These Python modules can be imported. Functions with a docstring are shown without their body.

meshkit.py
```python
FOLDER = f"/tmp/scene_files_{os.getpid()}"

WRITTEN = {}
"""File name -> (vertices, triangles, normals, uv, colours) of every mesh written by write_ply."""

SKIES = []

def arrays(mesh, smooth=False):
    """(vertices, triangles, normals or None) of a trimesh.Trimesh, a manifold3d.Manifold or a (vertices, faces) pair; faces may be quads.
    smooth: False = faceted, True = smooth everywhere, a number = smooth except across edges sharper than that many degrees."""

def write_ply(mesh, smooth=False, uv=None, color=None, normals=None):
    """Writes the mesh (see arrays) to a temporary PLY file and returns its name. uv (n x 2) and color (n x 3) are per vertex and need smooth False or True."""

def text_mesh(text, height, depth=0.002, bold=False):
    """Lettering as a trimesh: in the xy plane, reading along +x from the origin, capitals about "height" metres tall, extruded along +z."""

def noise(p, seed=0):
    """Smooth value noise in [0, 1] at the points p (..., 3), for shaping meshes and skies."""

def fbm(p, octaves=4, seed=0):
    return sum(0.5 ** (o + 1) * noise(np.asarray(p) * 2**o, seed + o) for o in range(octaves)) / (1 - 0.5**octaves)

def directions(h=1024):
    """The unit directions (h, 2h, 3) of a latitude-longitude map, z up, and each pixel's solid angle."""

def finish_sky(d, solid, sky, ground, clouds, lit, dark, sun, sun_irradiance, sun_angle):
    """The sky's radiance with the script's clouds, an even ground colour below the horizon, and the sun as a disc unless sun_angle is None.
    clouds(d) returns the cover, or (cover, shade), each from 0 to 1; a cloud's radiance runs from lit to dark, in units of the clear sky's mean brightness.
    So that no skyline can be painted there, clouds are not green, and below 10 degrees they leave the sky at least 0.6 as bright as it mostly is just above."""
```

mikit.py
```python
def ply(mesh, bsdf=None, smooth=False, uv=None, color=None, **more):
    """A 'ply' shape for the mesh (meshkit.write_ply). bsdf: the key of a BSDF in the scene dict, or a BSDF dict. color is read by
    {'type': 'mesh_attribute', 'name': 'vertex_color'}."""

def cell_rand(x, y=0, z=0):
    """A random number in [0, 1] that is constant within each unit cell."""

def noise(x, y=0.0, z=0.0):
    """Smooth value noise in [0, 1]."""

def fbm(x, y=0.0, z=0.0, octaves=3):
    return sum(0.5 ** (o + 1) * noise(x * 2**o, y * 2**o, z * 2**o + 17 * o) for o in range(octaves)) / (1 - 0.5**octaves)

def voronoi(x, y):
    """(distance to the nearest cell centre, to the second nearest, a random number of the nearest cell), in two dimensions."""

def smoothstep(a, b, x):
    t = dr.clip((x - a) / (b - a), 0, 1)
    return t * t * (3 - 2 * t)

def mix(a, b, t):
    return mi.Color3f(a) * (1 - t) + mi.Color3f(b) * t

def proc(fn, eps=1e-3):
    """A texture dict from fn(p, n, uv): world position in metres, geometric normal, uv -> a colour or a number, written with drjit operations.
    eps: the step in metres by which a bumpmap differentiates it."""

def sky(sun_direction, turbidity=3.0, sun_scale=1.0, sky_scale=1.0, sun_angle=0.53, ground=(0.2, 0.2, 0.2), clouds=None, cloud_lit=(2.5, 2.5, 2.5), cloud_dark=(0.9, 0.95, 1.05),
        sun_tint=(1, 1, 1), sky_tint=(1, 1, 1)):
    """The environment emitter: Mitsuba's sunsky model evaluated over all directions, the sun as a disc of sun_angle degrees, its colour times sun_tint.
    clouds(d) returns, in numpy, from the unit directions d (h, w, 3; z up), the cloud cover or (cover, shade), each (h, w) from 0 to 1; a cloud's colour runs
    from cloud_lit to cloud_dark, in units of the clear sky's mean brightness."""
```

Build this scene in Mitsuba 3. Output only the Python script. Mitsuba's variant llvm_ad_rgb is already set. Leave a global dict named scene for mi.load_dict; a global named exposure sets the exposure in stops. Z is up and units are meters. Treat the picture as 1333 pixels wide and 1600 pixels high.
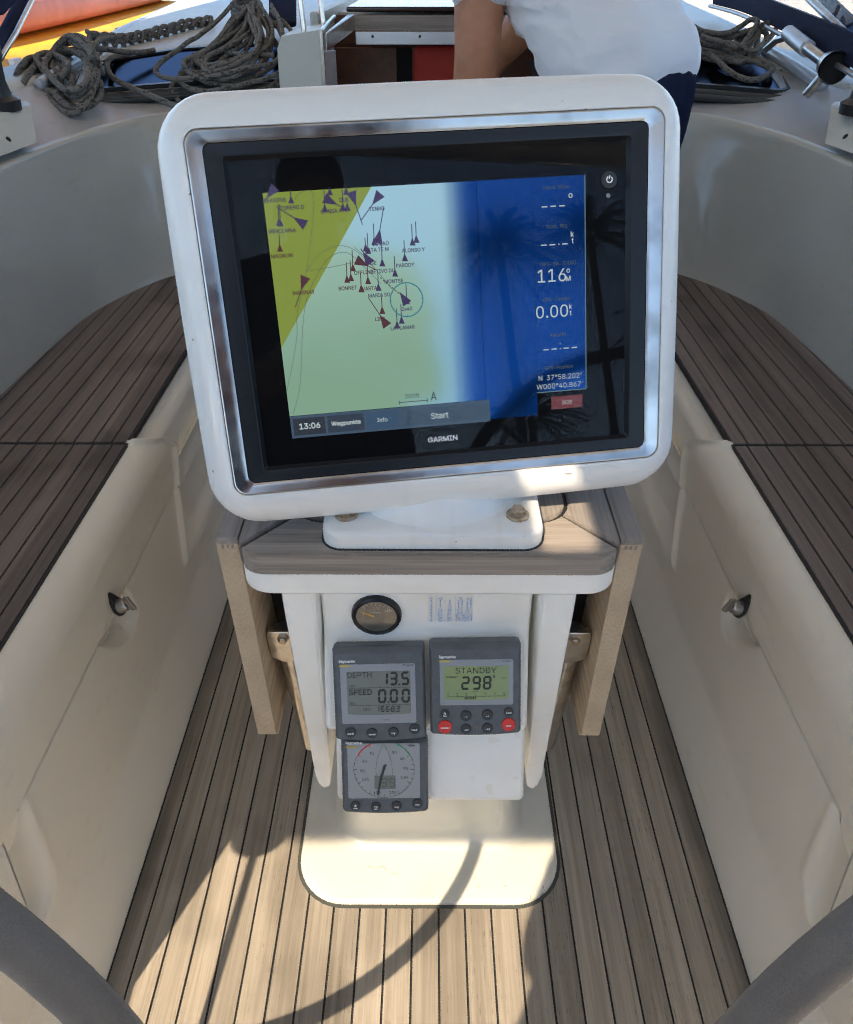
import math, numpy as np, trimesh, manifold3d as m3, drjit as dr, mitsuba as mi, mikit, meshkit
from shapely.geometry import Polygon, LineString, box as sbox
from shapely.ops import unary_union
T = mi.ScalarTransform4f
rng = np.random.default_rng(7)
scene, labels = {}, {}

# ---------------------------------------------------------------- camera, sky, exposure
EYE = np.array([0.0, 0.0, 1.16])                       # a phone held 1.16 m above the cockpit sole; x to starboard, y to the bow
PITCH, YAW = math.radians(36.85), math.radians(0.259)
FWD = np.array([-math.sin(YAW)*math.cos(PITCH), math.cos(YAW)*math.cos(PITCH), -math.sin(PITCH)])
scene['camera'] = {'type': 'perspective', 'fov': 60.2, 'fov_axis': 'x', 'near_clip': 0.05, 'far_clip': 600.0,
                   'to_world': T().look_at(origin=EYE.tolist(), target=(EYE+FWD).tolist(), up=[0, 0, 1])}
SUN = np.array([-0.343, -0.78, 1.0])                   # high on the port quarter, behind the photographer
scene['sky'] = mikit.sky(SUN.tolist(), turbidity=3, sun_scale=0.60, sky_scale=0.95, sky_tint=(1.01, 1.0, 0.96), sun_tint=(1.0, 0.985, 0.95))
exposure = 3.25
GLOW = 1.0 / 2**exposure                               # a screen's radiance that shows as 1.0 at this exposure

# ---------------------------------------------------------------- helpers
def numbered(k):
    if k not in scene and k not in labels: return k
    i = 1
    while f'{k}_{i:03d}' in scene or f'{k}_{i:03d}' in labels: i += 1
    return f'{k}_{i:03d}'

def tag(key, label=None, cat=None, group=None, kind=None):
    d = labels.setdefault(key, {})
    for a, b in (('label', label), ('category', cat), ('group', group), ('kind', kind)):
        if b: d[a] = b
    return key

def thing(name, label, cat, group=None, kind=None):
    return tag(numbered(name), label, cat, group, kind)

def add(name, mesh, bsdf, parent=None, smooth=35, frame=None, label=None, **more):
    key = numbered((parent + '__' if parent else '') + name)
    if isinstance(mesh, (list, tuple)) and not isinstance(mesh[0], np.ndarray): mesh = cat(mesh)
    if frame is not None: mesh = moved(mesh, frame)
    scene[key] = mikit.ply(mesh, bsdf, smooth=smooth, **more)
    if label: tag(key, label)
    return key

def cat(ms): return trimesh.util.concatenate([m for m in ms])

def tm(v, f): return trimesh.Trimesh(np.asarray(v, float), np.asarray(f, int), process=False)

def moved(m, frame):
    """frame = (origin, X, Y, N): local x, y, z axes in the world"""
    o, X, Y, N = frame
    m = m.copy(); v = np.asarray(m.vertices)
    m.vertices = np.asarray(o) + v[:, :1]*X + v[:, 1:2]*Y + v[:, 2:3]*N
    return m

def at(m, p): m = m.copy(); m.vertices = np.asarray(m.vertices) + np.asarray(p, float); return m

def loft(rings, closed=True, cap0=False, cap1=False):
    rings = [np.asarray(r, float) for r in rings]
    k, n = len(rings), len(rings[0])
    v = np.vstack(rings); f = []
    m = n if closed else n-1
    i, j = np.meshgrid(np.arange(k-1), np.arange(m), indexing='ij'); j2 = (j+1) % n
    a, b, c, d = i*n+j, i*n+j2, (i+1)*n+j2, (i+1)*n+j
    f = np.vstack([np.stack([a, b, c], -1).reshape(-1, 3), np.stack([a, c, d], -1).reshape(-1, 3)])
    extra, ef = [], []
    for on, r, base, flip in ((cap0, rings[0], 0, True), (cap1, rings[-1], (k-1)*n, False)):
        if on:
            c0 = len(v)+len(extra); extra.append(r.mean(0))
            for q in range(n):
                t = (c0, base+q, base+(q+1) % n)
                ef.append((t[0], t[2], t[1]) if flip else t)
    if extra: v = np.vstack([v, extra]); f = np.vstack([f, ef])
    return tm(v, f)

def rr(w, h, r, n=6, bulge=0.0, z=0.0, ox=0.0, oy=0.0, side=1):
    """a rounded rectangle, counter-clockwise; bulge pushes the middle of the sides out, side = extra points on each side"""
    P = []
    for cx, cy, a0 in ((w/2-r, h/2-r, 0), (-w/2+r, h/2-r, 90), (-w/2+r, -h/2+r, 180), (w/2-r, -h/2+r, 270)):
        for k in range(n+1):
            a = math.radians(a0+90*k/n); P.append((cx+r*math.cos(a), cy+r*math.sin(a)))
        nx = {0: (-w/2+r, h/2), 90: (-w/2, -h/2+r), 180: (w/2-r, -h/2), 270: (w/2, h/2-r)}[a0]
        p0 = np.array(P[-1])
        for k in range(1, side+1): P.append(tuple(p0+(np.array(nx)-p0)*k/(side+1)))
    P = np.array(P)
    if bulge:
        P = P*(1+bulge*np.stack([1-(2*P[:, 1]/h)**2, 1-(2*P[:, 0]/w)**2], -1))
    return np.column_stack([P[:, 0]+ox, P[:, 1]+oy, np.full(len(P), z)])

def plate(w, h, t, r=0.004, c=0.0012, ox=0, oy=0, z=0.0, bulge=0.0, n=6):
    """a rounded plate with its back at z and its chamfered face at z+t"""
    R = lambda s, zz: rr(w-2*s, h-2*s, max(r-s, 3e-4), n, bulge, zz, ox, oy)
    return loft([R(0, z), R(0, z+t-c), R(c*0.3, z+t-c*0.3), R(c, z+t)], cap0=True, cap1=True)

def rbox(sx, sy, sz, r=0.003, c=(0, 0, 0), sub=1):
    s = trimesh.creation.icosphere(sub, r).vertices
    P = np.vstack([s+[x*(sx/2-r), y*(sy/2-r), z*(sz/2-r)] for x in (-1, 1) for y in (-1, 1) for z in (-1, 1)])
    return at(trimesh.convex.convex_hull(P), c)

def hull(points, r=0.0):
    P = np.asarray(points, float)
    if r: P = np.vstack([trimesh.creation.icosphere(1, r).vertices+p for p in P])
    return trimesh.convex.convex_hull(P)

def spline(P, n=8, closed=False):
    P = np.asarray(P, float); m = len(P); out = []
    for i in range(m if closed else m-1):
        g = (lambda k: P[k % m]) if closed else (lambda k: P[min(max(k, 0), m-1)])
        a, b, c, d = g(i-1), g(i), g(i+1), g(i+2)
        for t in np.arange(n)/n:
            out.append(0.5*(2*b+(c-a)*t+(2*a-5*b+4*c-d)*t*t+(3*b-a-3*c+d)*t**3))
    if not closed: out.append(P[-1])
    return np.array(out)

def tube(P, r, sides=10, closed=False, caps=True):
    P = np.asarray(P, float); n = len(P); r = np.broadcast_to(r, (n,))
    t = (np.roll(P, -1, 0)-np.roll(P, 1, 0)) if closed else np.gradient(P, axis=0)
    t /= np.linalg.norm(t, axis=1, keepdims=True)+1e-12
    u = np.cross(t[0], [0, 0, 1] if abs(t[0][2]) < 0.9 else [1, 0, 0]); rings = []
    ang = np.arange(sides)*2*np.pi/sides
    for i in range(n):
        u = u-t[i]*(u@t[i]); u /= np.linalg.norm(u); w = np.cross(t[i], u)
        rings.append(P[i]+r[i]*(np.cos(ang)[:, None]*u+np.sin(ang)[:, None]*w))
    if closed: rings.append(rings[0])
    return loft(rings, cap0=caps and not closed, cap1=caps and not closed)

def lathe(prof, n=32, o=(0, 0, 0)):
    a = np.arange(n)*2*np.pi/n
    return at(loft([np.column_stack([r*np.cos(a), r*np.sin(a), np.full(n, z)]) for r, z in prof], cap0=True, cap1=True), o)

def extr(poly, t, z=0.0):
    geoms = getattr(poly, 'geoms', [poly])
    return at(cat([trimesh.creation.extrude_polygon(g, t, engine='earcut') for g in geoms if g.area > 1e-9]), (0, 0, z))

def flat(points, z=0.0, t=0.0002): return extr(Polygon(points), t, z)

def stroke(P, w, z=0.0, t=0.0002): return extr(LineString(P).buffer(w/2, cap_style=2, join_style=2), t, z)

def text(s, h, x=0, y=0, z=0.0, anchor='m', bold=False, squeeze=1.0, t=0.0002):
    m = meshkit.text_mesh(s, h, t, bold); v = np.asarray(m.vertices).copy()
    v[:, 0] *= squeeze; w = v[:, 0].max()+v[:, 0].min()
    v[:, 0] += x-{'l': v[:, 0].min(), 'm': w/2, 'r': v[:, 0].max()}[anchor]
    v[:, 1] += y; v[:, 2] += z; m.vertices = v
    return m

SEG = {'0': 'abcdef', '1': 'bc', '2': 'abged', '3': 'abgcd', '4': 'fgbc', '5': 'afgcd', '6': 'afgedc', '7': 'abc', '8': 'abcdefg', '9': 'abcdfg'}
def seven(ch, w, h, x, y, z, th=None, slant=0.08):
    """one seven-segment digit with its lower left corner at x, y"""
    th = th or h*0.15; g = th*0.12; out = []
    H = lambda yy: [(g+th*0.3, yy), (th*0.75, yy+th/2), (w-th*0.75, yy+th/2), (w-g-th*0.3, yy), (w-th*0.75, yy-th/2), (th*0.75, yy-th/2)]
    V = lambda xx, y0, y1: [(xx, y0+g), (xx+th/2, y0+th*0.45), (xx+th/2, y1-th*0.45), (xx, y1-g), (xx-th/2, y1-th*0.45), (xx-th/2, y0+th*0.45)]
    S = {'a': H(h-th/2), 'g': H(h/2), 'd': H(th/2), 'f': V(th/2, h/2, h-th/2), 'b': V(w-th/2, h/2, h-th/2), 'e': V(th/2, th/2, h/2), 'c': V(w-th/2, th/2, h/2)}
    for s in SEG[ch]: out.append(flat([(x+a+b*slant, y+b) for a, b in S[s]], z))
    return out

def frame_of(o, tilt, yaw=0.0, roll=0.0):
    a, b, c = map(math.radians, (tilt, yaw, roll))
    Rz = np.array([[math.cos(b), -math.sin(b), 0], [math.sin(b), math.cos(b), 0], [0, 0, 1]])
    Rx = np.array([[1, 0, 0], [0, math.cos(a), math.sin(a)], [0, -math.sin(a), math.cos(a)]])
    M = Rz@Rx; X, Y, N = M@[1, 0, 0], M@[0, 0, 1.], M@[0, -1., 0]
    return np.asarray(o, float), X*math.cos(c)+Y*math.sin(c), -X*math.sin(c)+Y*math.cos(c), N

# ---------------------------------------------------------------- materials
F = mi.Float
def rgb(*c): return {'type': 'rgb', 'value': list(c)}
def mat(key, base, rough=0.4, spec=0.5, **k):
    scene[key] = {'type': 'twosided', 'b': {'type': 'principled', 'base_color': base if isinstance(base, dict) else rgb(*base),
                  'roughness': rough, 'specular': spec, **k}}
    return key
P3 = mikit.proc
def worn(base, dark, scale=6.0, amount=0.5):
    """an even paint or gelcoat with faint grime in loose patches and small scuffs"""
    def fn(p, n, uv):
        g = mikit.fbm(p.x*scale, p.y*scale, p.z*scale, 4)
        s = mikit.smoothstep(0.72, 0.80, mikit.noise(p.x*90, p.y*35, p.z*90))*mikit.smoothstep(0.55, 0.7, mikit.noise(p.x*9, p.y*9, p.z*9+5))
        return mikit.mix(base, dark, dr.clip(mikit.smoothstep(0.45, 0.85, g)*amount+s*0.25, 0, 1))
    return P3(fn)
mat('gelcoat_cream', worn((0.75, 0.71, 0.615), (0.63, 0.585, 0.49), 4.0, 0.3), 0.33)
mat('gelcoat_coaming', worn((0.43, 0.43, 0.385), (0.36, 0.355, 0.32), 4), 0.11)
mat('roof_edge', worn((0.36, 0.38, 0.41), (0.28, 0.30, 0.32), 6), 0.25)
mat('gelcoat_white', worn((0.78, 0.775, 0.74), (0.66, 0.63, 0.55), 9, 0.4), 0.30)
def podfn(p, n, uv):
    g = mikit.smoothstep(0.45, 0.85, mikit.fbm(p.x*12, p.y*12, p.z*12, 4))
    sp = mikit.smoothstep(0.925, 0.95, mikit.noise(p.x*140, p.y*140, p.z*140))*mikit.smoothstep(0.5, 0.62, mikit.noise(p.x*14, p.y*14, p.z*14))
    run = mikit.smoothstep(0.62, 0.8, mikit.noise(p.x*120, 1.0, p.z*5))*mikit.smoothstep(0.75, 0.69, p.z)
    return mikit.mix(mikit.mix((0.72, 0.73, 0.725), (0.66, 0.655, 0.62), dr.clip(0.4*g+0.35*run, 0, 1)), (0.2, 0.17, 0.13), 0.8*sp)
mat('gelcoat_pod', P3(podfn), 0.16, clearcoat=0.5, clearcoat_gloss=0.9)
mat('table_white', worn((0.84, 0.835, 0.80), (0.64, 0.58, 0.45), 10, 0.35), 0.35)
mat('deck_grey', worn((0.34, 0.33, 0.32), (0.25, 0.24, 0.23), 5), 0.28)
mat('cabin_grey', worn((0.46, 0.47, 0.43), (0.38, 0.38, 0.35), 5), 0.35)

def teak(light, dark, pitch, off, along='y', rough=0.75, wet=0.0, silver=0.0, edge=0.0):
    def fn(p, n, uv):
        a, b = (p.x, p.y) if along == 'y' else (p.y, p.x)
        k = mikit.cell_rand((a-off)/pitch, 3.0) if pitch else F(0.5)
        g = mikit.noise(a*900, b*18+k*50, p.z*500)
        g2 = mikit.fbm(a*160, b*5+k*31, p.z*120, 3)
        m = dr.clip(0.28*g+0.72*g2+0.22*(k-0.5), 0, 1)
        c = mikit.mix(dark, light, mikit.smoothstep(0.12, 0.88, m))*(0.82+0.36*mikit.cell_rand((a-off)/pitch if pitch else F(0.5), 7.0))
        pore = mikit.smoothstep(0.80, 0.92, mikit.noise(a*1400, b*60, k*9))
        c = c*(1-0.35*pore)
        blot = mikit.smoothstep(0.60, 0.80, mikit.fbm(p.x*7, p.y*5, p.z*7+3, 4))
        c = c*(1-wet*blot)
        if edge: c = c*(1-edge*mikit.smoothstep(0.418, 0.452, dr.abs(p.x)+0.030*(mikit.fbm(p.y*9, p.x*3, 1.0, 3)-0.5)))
        return c*(1-silver)+mi.Color3f(0.5, 0.5, 0.5)*mi.luminance(c)*2*silver
    return P3(fn)
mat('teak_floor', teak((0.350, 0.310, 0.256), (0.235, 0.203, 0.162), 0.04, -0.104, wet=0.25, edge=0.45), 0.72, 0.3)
mat('teak_seat', teak((0.185, 0.150, 0.134), (0.118, 0.095, 0.086), 0.0375, 0.592, wet=0.35), 0.70, 0.35)
mat('teak_table', teak((0.31, 0.27, 0.235), (0.16, 0.138, 0.12), 0.0, 0, along='x', wet=0.2), 0.72, 0.3)
mat('teak_table_long', teak((0.28, 0.25, 0.225), (0.16, 0.14, 0.125), 0.0, 0, wet=0.2), 0.72, 0.3)
def endgrain(p, n, uv):
    s = mikit.noise(p.x*1500, p.y*1500, p.z*1100); q = mikit.smoothstep(0.35, 0.9, s)
    return mikit.mix((0.55, 0.44, 0.31), (0.24, 0.17, 0.115), 0.45*q+0.4*mikit.fbm(p.x*60, p.y*60, p.z*25, 3))
mat('teak_end', P3(endgrain), 0.7, 0.3)
mat('teak_leaf', teak((0.46, 0.36, 0.25), (0.27, 0.195, 0.125), 0.0, 0, wet=0.2), 0.7, 0.3)
mat('caulk', (0.018, 0.018, 0.02), 0.6)
mat('black_gap', (0.012, 0.012, 0.012), 0.9)
mat('rubber_grey', (0.05, 0.055, 0.05), 0.6)
mat('black_plastic', (0.008, 0.010, 0.014), 0.30, 0.35)
mat('deep_black', (0.003, 0.003, 0.004), 0.6, 0.05)
mat('black_satin', (0.02, 0.021, 0.023), 0.42)
mat('dark_metal', (0.03, 0.03, 0.032), 0.35, metallic=0.3)
def smear(a, b, s=40):
    def fn(p, n, uv): return mikit.mix(a, b, mikit.smoothstep(0.4, 0.8, mikit.fbm(p.x*s, p.y*s, p.z*s, 4)))
    return P3(fn)
def patch_rough(lo, hi, s=55):
    def fn(p, n, uv): return lo+(hi-lo)*mikit.fbm(p.x*s, p.y*s, p.z*s, 3)
    return P3(fn)
mat('bezel_steel', smear((0.56, 0.55, 0.54), (0.34, 0.325, 0.315), 22), patch_rough(0.12, 0.30), metallic=1.0)
mat('stainless', smear((0.72, 0.70, 0.67), (0.55, 0.52, 0.48), 80), patch_rough(0.10, 0.30), metallic=1.0)
mat('chrome_dark', (0.40, 0.40, 0.41), 0.12, metallic=1.0)
mat('concrete', smear((0.34, 0.32, 0.28), (0.25, 0.235, 0.21), 2), 0.9, 0.2)
mat('brushed_alloy', (0.58, 0.59, 0.62), 0.4, metallic=0.85)
mat('rust_steel', smear((0.50, 0.44, 0.36), (0.34, 0.22, 0.13), 300), 0.35, metallic=0.9)
def leather(p, n, uv):
    g = mikit.noise(p.x*2200, p.y*2200, p.z*2200)
    return mikit.mix((0.10, 0.088, 0.078), (0.20, 0.18, 0.165), 0.6*g+0.4*mikit.fbm(p.x*25, p.y*25, p.z*25, 3))
mat('wheel_cover', P3(leather), 0.55, 0.4)
mat('device_grey', smear((0.092, 0.103, 0.115), (0.076, 0.086, 0.096), 120), 0.45)
mat('device_trim', (0.27, 0.29, 0.32), 0.3)
mat('button_dark', (0.030, 0.035, 0.042), 0.45)
mat('button_red', (0.60, 0.035, 0.03), 0.42)
mat('print_white', (0.8, 0.8, 0.8), 0.6)
mat('print_grey', (0.25, 0.27, 0.28), 0.6)
mat('print_yellow', (0.55, 0.40, 0.05), 0.6)
mat('print_blue', (0.04, 0.22, 0.52), 0.6)
mat('print_black', (0.012, 0.012, 0.012), 0.6)
mat('print_red', (0.60, 0.03, 0.03), 0.6)
mat('print_green', (0.03, 0.28, 0.13), 0.6)
mat('lcd_grey', smear((0.17, 0.185, 0.165), (0.15, 0.165, 0.15), 30), 0.28)
mat('lcd_green', smear((0.27, 0.33, 0.15), (0.22, 0.30, 0.15), 30), 0.28)
mat('dial_face', (0.30, 0.31, 0.33), 0.3)
mat('lcd_ink', (0.016, 0.018, 0.016), 0.5)
mat('lcd_ghost', (0.10, 0.105, 0.10), 0.5)
mat('gauge_face', smear((0.13, 0.12, 0.10), (0.09, 0.085, 0.075), 60), 0.4)
mat('needle_amber', (0.55, 0.27, 0.06), 0.5)
mat('sticker', (0.74, 0.73, 0.70), 0.4)
mat('mahogany', smear((0.17, 0.065, 0.03), (0.10, 0.038, 0.018), 14), 0.4)
mat('red_cushion', (0.62, 0.06, 0.04), 0.7)
mat('taupe_wood', teak((0.24, 0.20, 0.17), (0.15, 0.125, 0.105), 0.0, 0, along='x'), 0.5)
mat('smoked_acrylic', (0.030, 0.017, 0.012), 0.12)
mat('canvas_navy', (0.012, 0.018, 0.045), 0.85, 0.2)
scene['bimini_cloth'] = {'type': 'principledthin', 'base_color': rgb(0.70, 0.68, 0.64), 'roughness': 0.9, 'diff_trans': 0.80, 'spec_trans': 0.0}
mat('board_salmon', smear((0.72, 0.20, 0.115), (0.62, 0.15, 0.08), 6), 0.5)
mat('board_yellow', smear((0.80, 0.43, 0.03), (0.70, 0.34, 0.02), 6), 0.5)
def ropefn(p, n, uv):
    k = mikit.noise(p.x*420, p.y*420, p.z*420); fl = mikit.smoothstep(0.62, 0.72, mikit.noise(p.x*150+7, p.y*150, p.z*150))
    return mikit.mix((0.20, 0.19, 0.172), (0.105, 0.10, 0.09), k)*(1-0.6*fl)
mat('rope', P3(ropefn), 0.9, 0.1)
scene['window_dark'] = {'type': 'twosided', 'b': {'type': 'roughconductor', 'material': 'none', 'alpha': 0.02, 'specular_reflectance': rgb(0.088, 0.102, 0.148)}}
mat('frame_rubber', (0.035, 0.037, 0.038), 0.3)
mat('skin', smear((0.40, 0.175, 0.095), (0.33, 0.135, 0.07), 18), 0.5)
mat('shirt_white', smear((0.66, 0.67, 0.70), (0.60, 0.61, 0.65), 9), 0.9, 0.1)
mat('shorts_navy', (0.010, 0.014, 0.035), 0.9, 0.1)
mat('hair_dark', (0.03, 0.02, 0.015), 0.6)
mat('eye_dark', (0.02, 0.02, 0.02), 0.2)
mat('lip', (0.35, 0.13, 0.10), 0.5)
mat('palm_leaf', smear((0.05, 0.075, 0.025), (0.03, 0.05, 0.018), 3), 0.6)
mat('palm_bark', smear((0.16, 0.12, 0.08), (0.09, 0.07, 0.05), 8), 0.9)
def waterb(p, n, uv): return 0.05*mikit.fbm(p.x*1.3, p.y*1.3, 0.0, 4)
scene['water_surface'] = {'type': 'twosided', 'b': {'type': 'bumpmap', 't': P3(waterb, 0.01), 'scale': 1.0,
    'b': {'type': 'principled', 'base_color': rgb(0.02, 0.06, 0.07), 'roughness': 0.06, 'specular': 0.5}}}
scene['vinyl'] = {'type': 'thindielectric', 'int_ior': 1.4}
scene['screen_glass'] = {'type': 'thindielectric', 'int_ior': 1.17}
scene['lcd_coat'] = {'type': 'twosided', 'b': {'type': 'roughconductor', 'material': 'none', 'alpha': 0.014, 'specular_reflectance': rgb(0.004, 0.042, 0.15)}}

# ---------------------------------------------------------------- the setting: water, cockpit floor
n = 40
gx = np.concatenate([-np.geomspace(300, 1, n), [0], np.geomspace(1, 300, n)])
X, Y = np.meshgrid(gx, gx, indexing='ij'); k = len(gx)
i, j = np.meshgrid(np.arange(k-1), np.arange(k-1), indexing='ij')
q = np.stack([i*k+j, (i+1)*k+j, (i+1)*k+j+1, i*k+j+1], -1).reshape(-1, 4)
tag(add('water', tm(np.column_stack([X.ravel(), Y.ravel(), np.full(k*k, -1.05)]), np.vstack([q[:, [0, 1, 2]], q[:, [0, 2, 3]]])), 'water_surface', smooth=True), kind='structure')

floor = add('cockpit_floor', rbox(0.96, 3.75, 0.05, 0.002, (0, 0.525, -0.0275)), 'caulk', smooth=False)
tag(floor, 'worn teak planked cockpit sole with black caulked seams', kind='structure')
base_shape = Polygon(rr(0.412, 0.43, 0.075, 8)[:, :2]+[0.001, 0.757])
base_cut = base_shape.buffer(0.0055)
seams = [-0.456]+[-0.104+0.04*k for k in range(-8, 15)]+[0.456]
seams = sorted(s for s in seams if abs(s) <= 0.4561)
for a, b in zip(seams[:-1], seams[1:]):
    if b-a < 0.012: continue
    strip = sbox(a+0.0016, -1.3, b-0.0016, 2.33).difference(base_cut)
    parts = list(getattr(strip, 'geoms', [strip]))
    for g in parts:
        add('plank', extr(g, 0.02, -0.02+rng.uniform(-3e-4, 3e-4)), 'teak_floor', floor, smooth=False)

# ---------------------------------------------------------------- the yacht
yacht = thing('sailing_yacht', 'cream fibreglass sailing yacht whose cockpit, benches and cabin fill the view', 'sailing yacht')
# bench fronts: one profile swept fore and aft, with the moulded lid lip, seam, finger scoop and drain channel
prof = [(0.458, -0.006), (0.4585, 0.003), (0.471, 0.030), (0.484, 0.058), (0.495, 0.082), (0.4995, 0.092), (0.5025, 0.101), (0.5045, 0.111), (0.5065, 0.122)]
for z in np.linspace(0.130, 0.266, 20): prof.append((0.5065+(z-0.122)*0.185, z))
xs = 0.5065+(0.275-0.122)*0.185
for z, d in ((0.2700, 0), (0.2722, 0.0008), (0.2732, 0.009), (0.2750, 0.014), (0.2768, 0.009), (0.2778, 0.0002), (0.2800, -0.002)): prof.append((xs+d, z))
for z in np.linspace(0.288, 0.345, 8): prof.append((xs-0.002+(z-0.2795)*0.06, z))
x0 = prof[-1][0]
for a in np.linspace(8, 90, 14): prof.append((x0+0.052*(1-math.cos(math.radians(a))), 0.347+0.052*math.sin(math.radians(a))))
prof += [(0.62, 0.399)]
prof = np.array(prof); groove = np.array([0.273 < z < 0.277 for z in prof[:, 1]])
ys = np.unique(np.round(np.concatenate([np.linspace(-1.25, 0.40, 12), np.arange(0.40, 1.12, 0.0045), np.arange(1.12, 1.38, 0.003), np.linspace(1.40, 2.36, 20)]), 4))
def lip(z): return np.interp(z, [0.10, 0.15, 0.24, 0.30, 0.35, 0.375, 0.40], [1.145, 1.175, 1.25, 1.295, 1.325, 1.305, 1.245])
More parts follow.
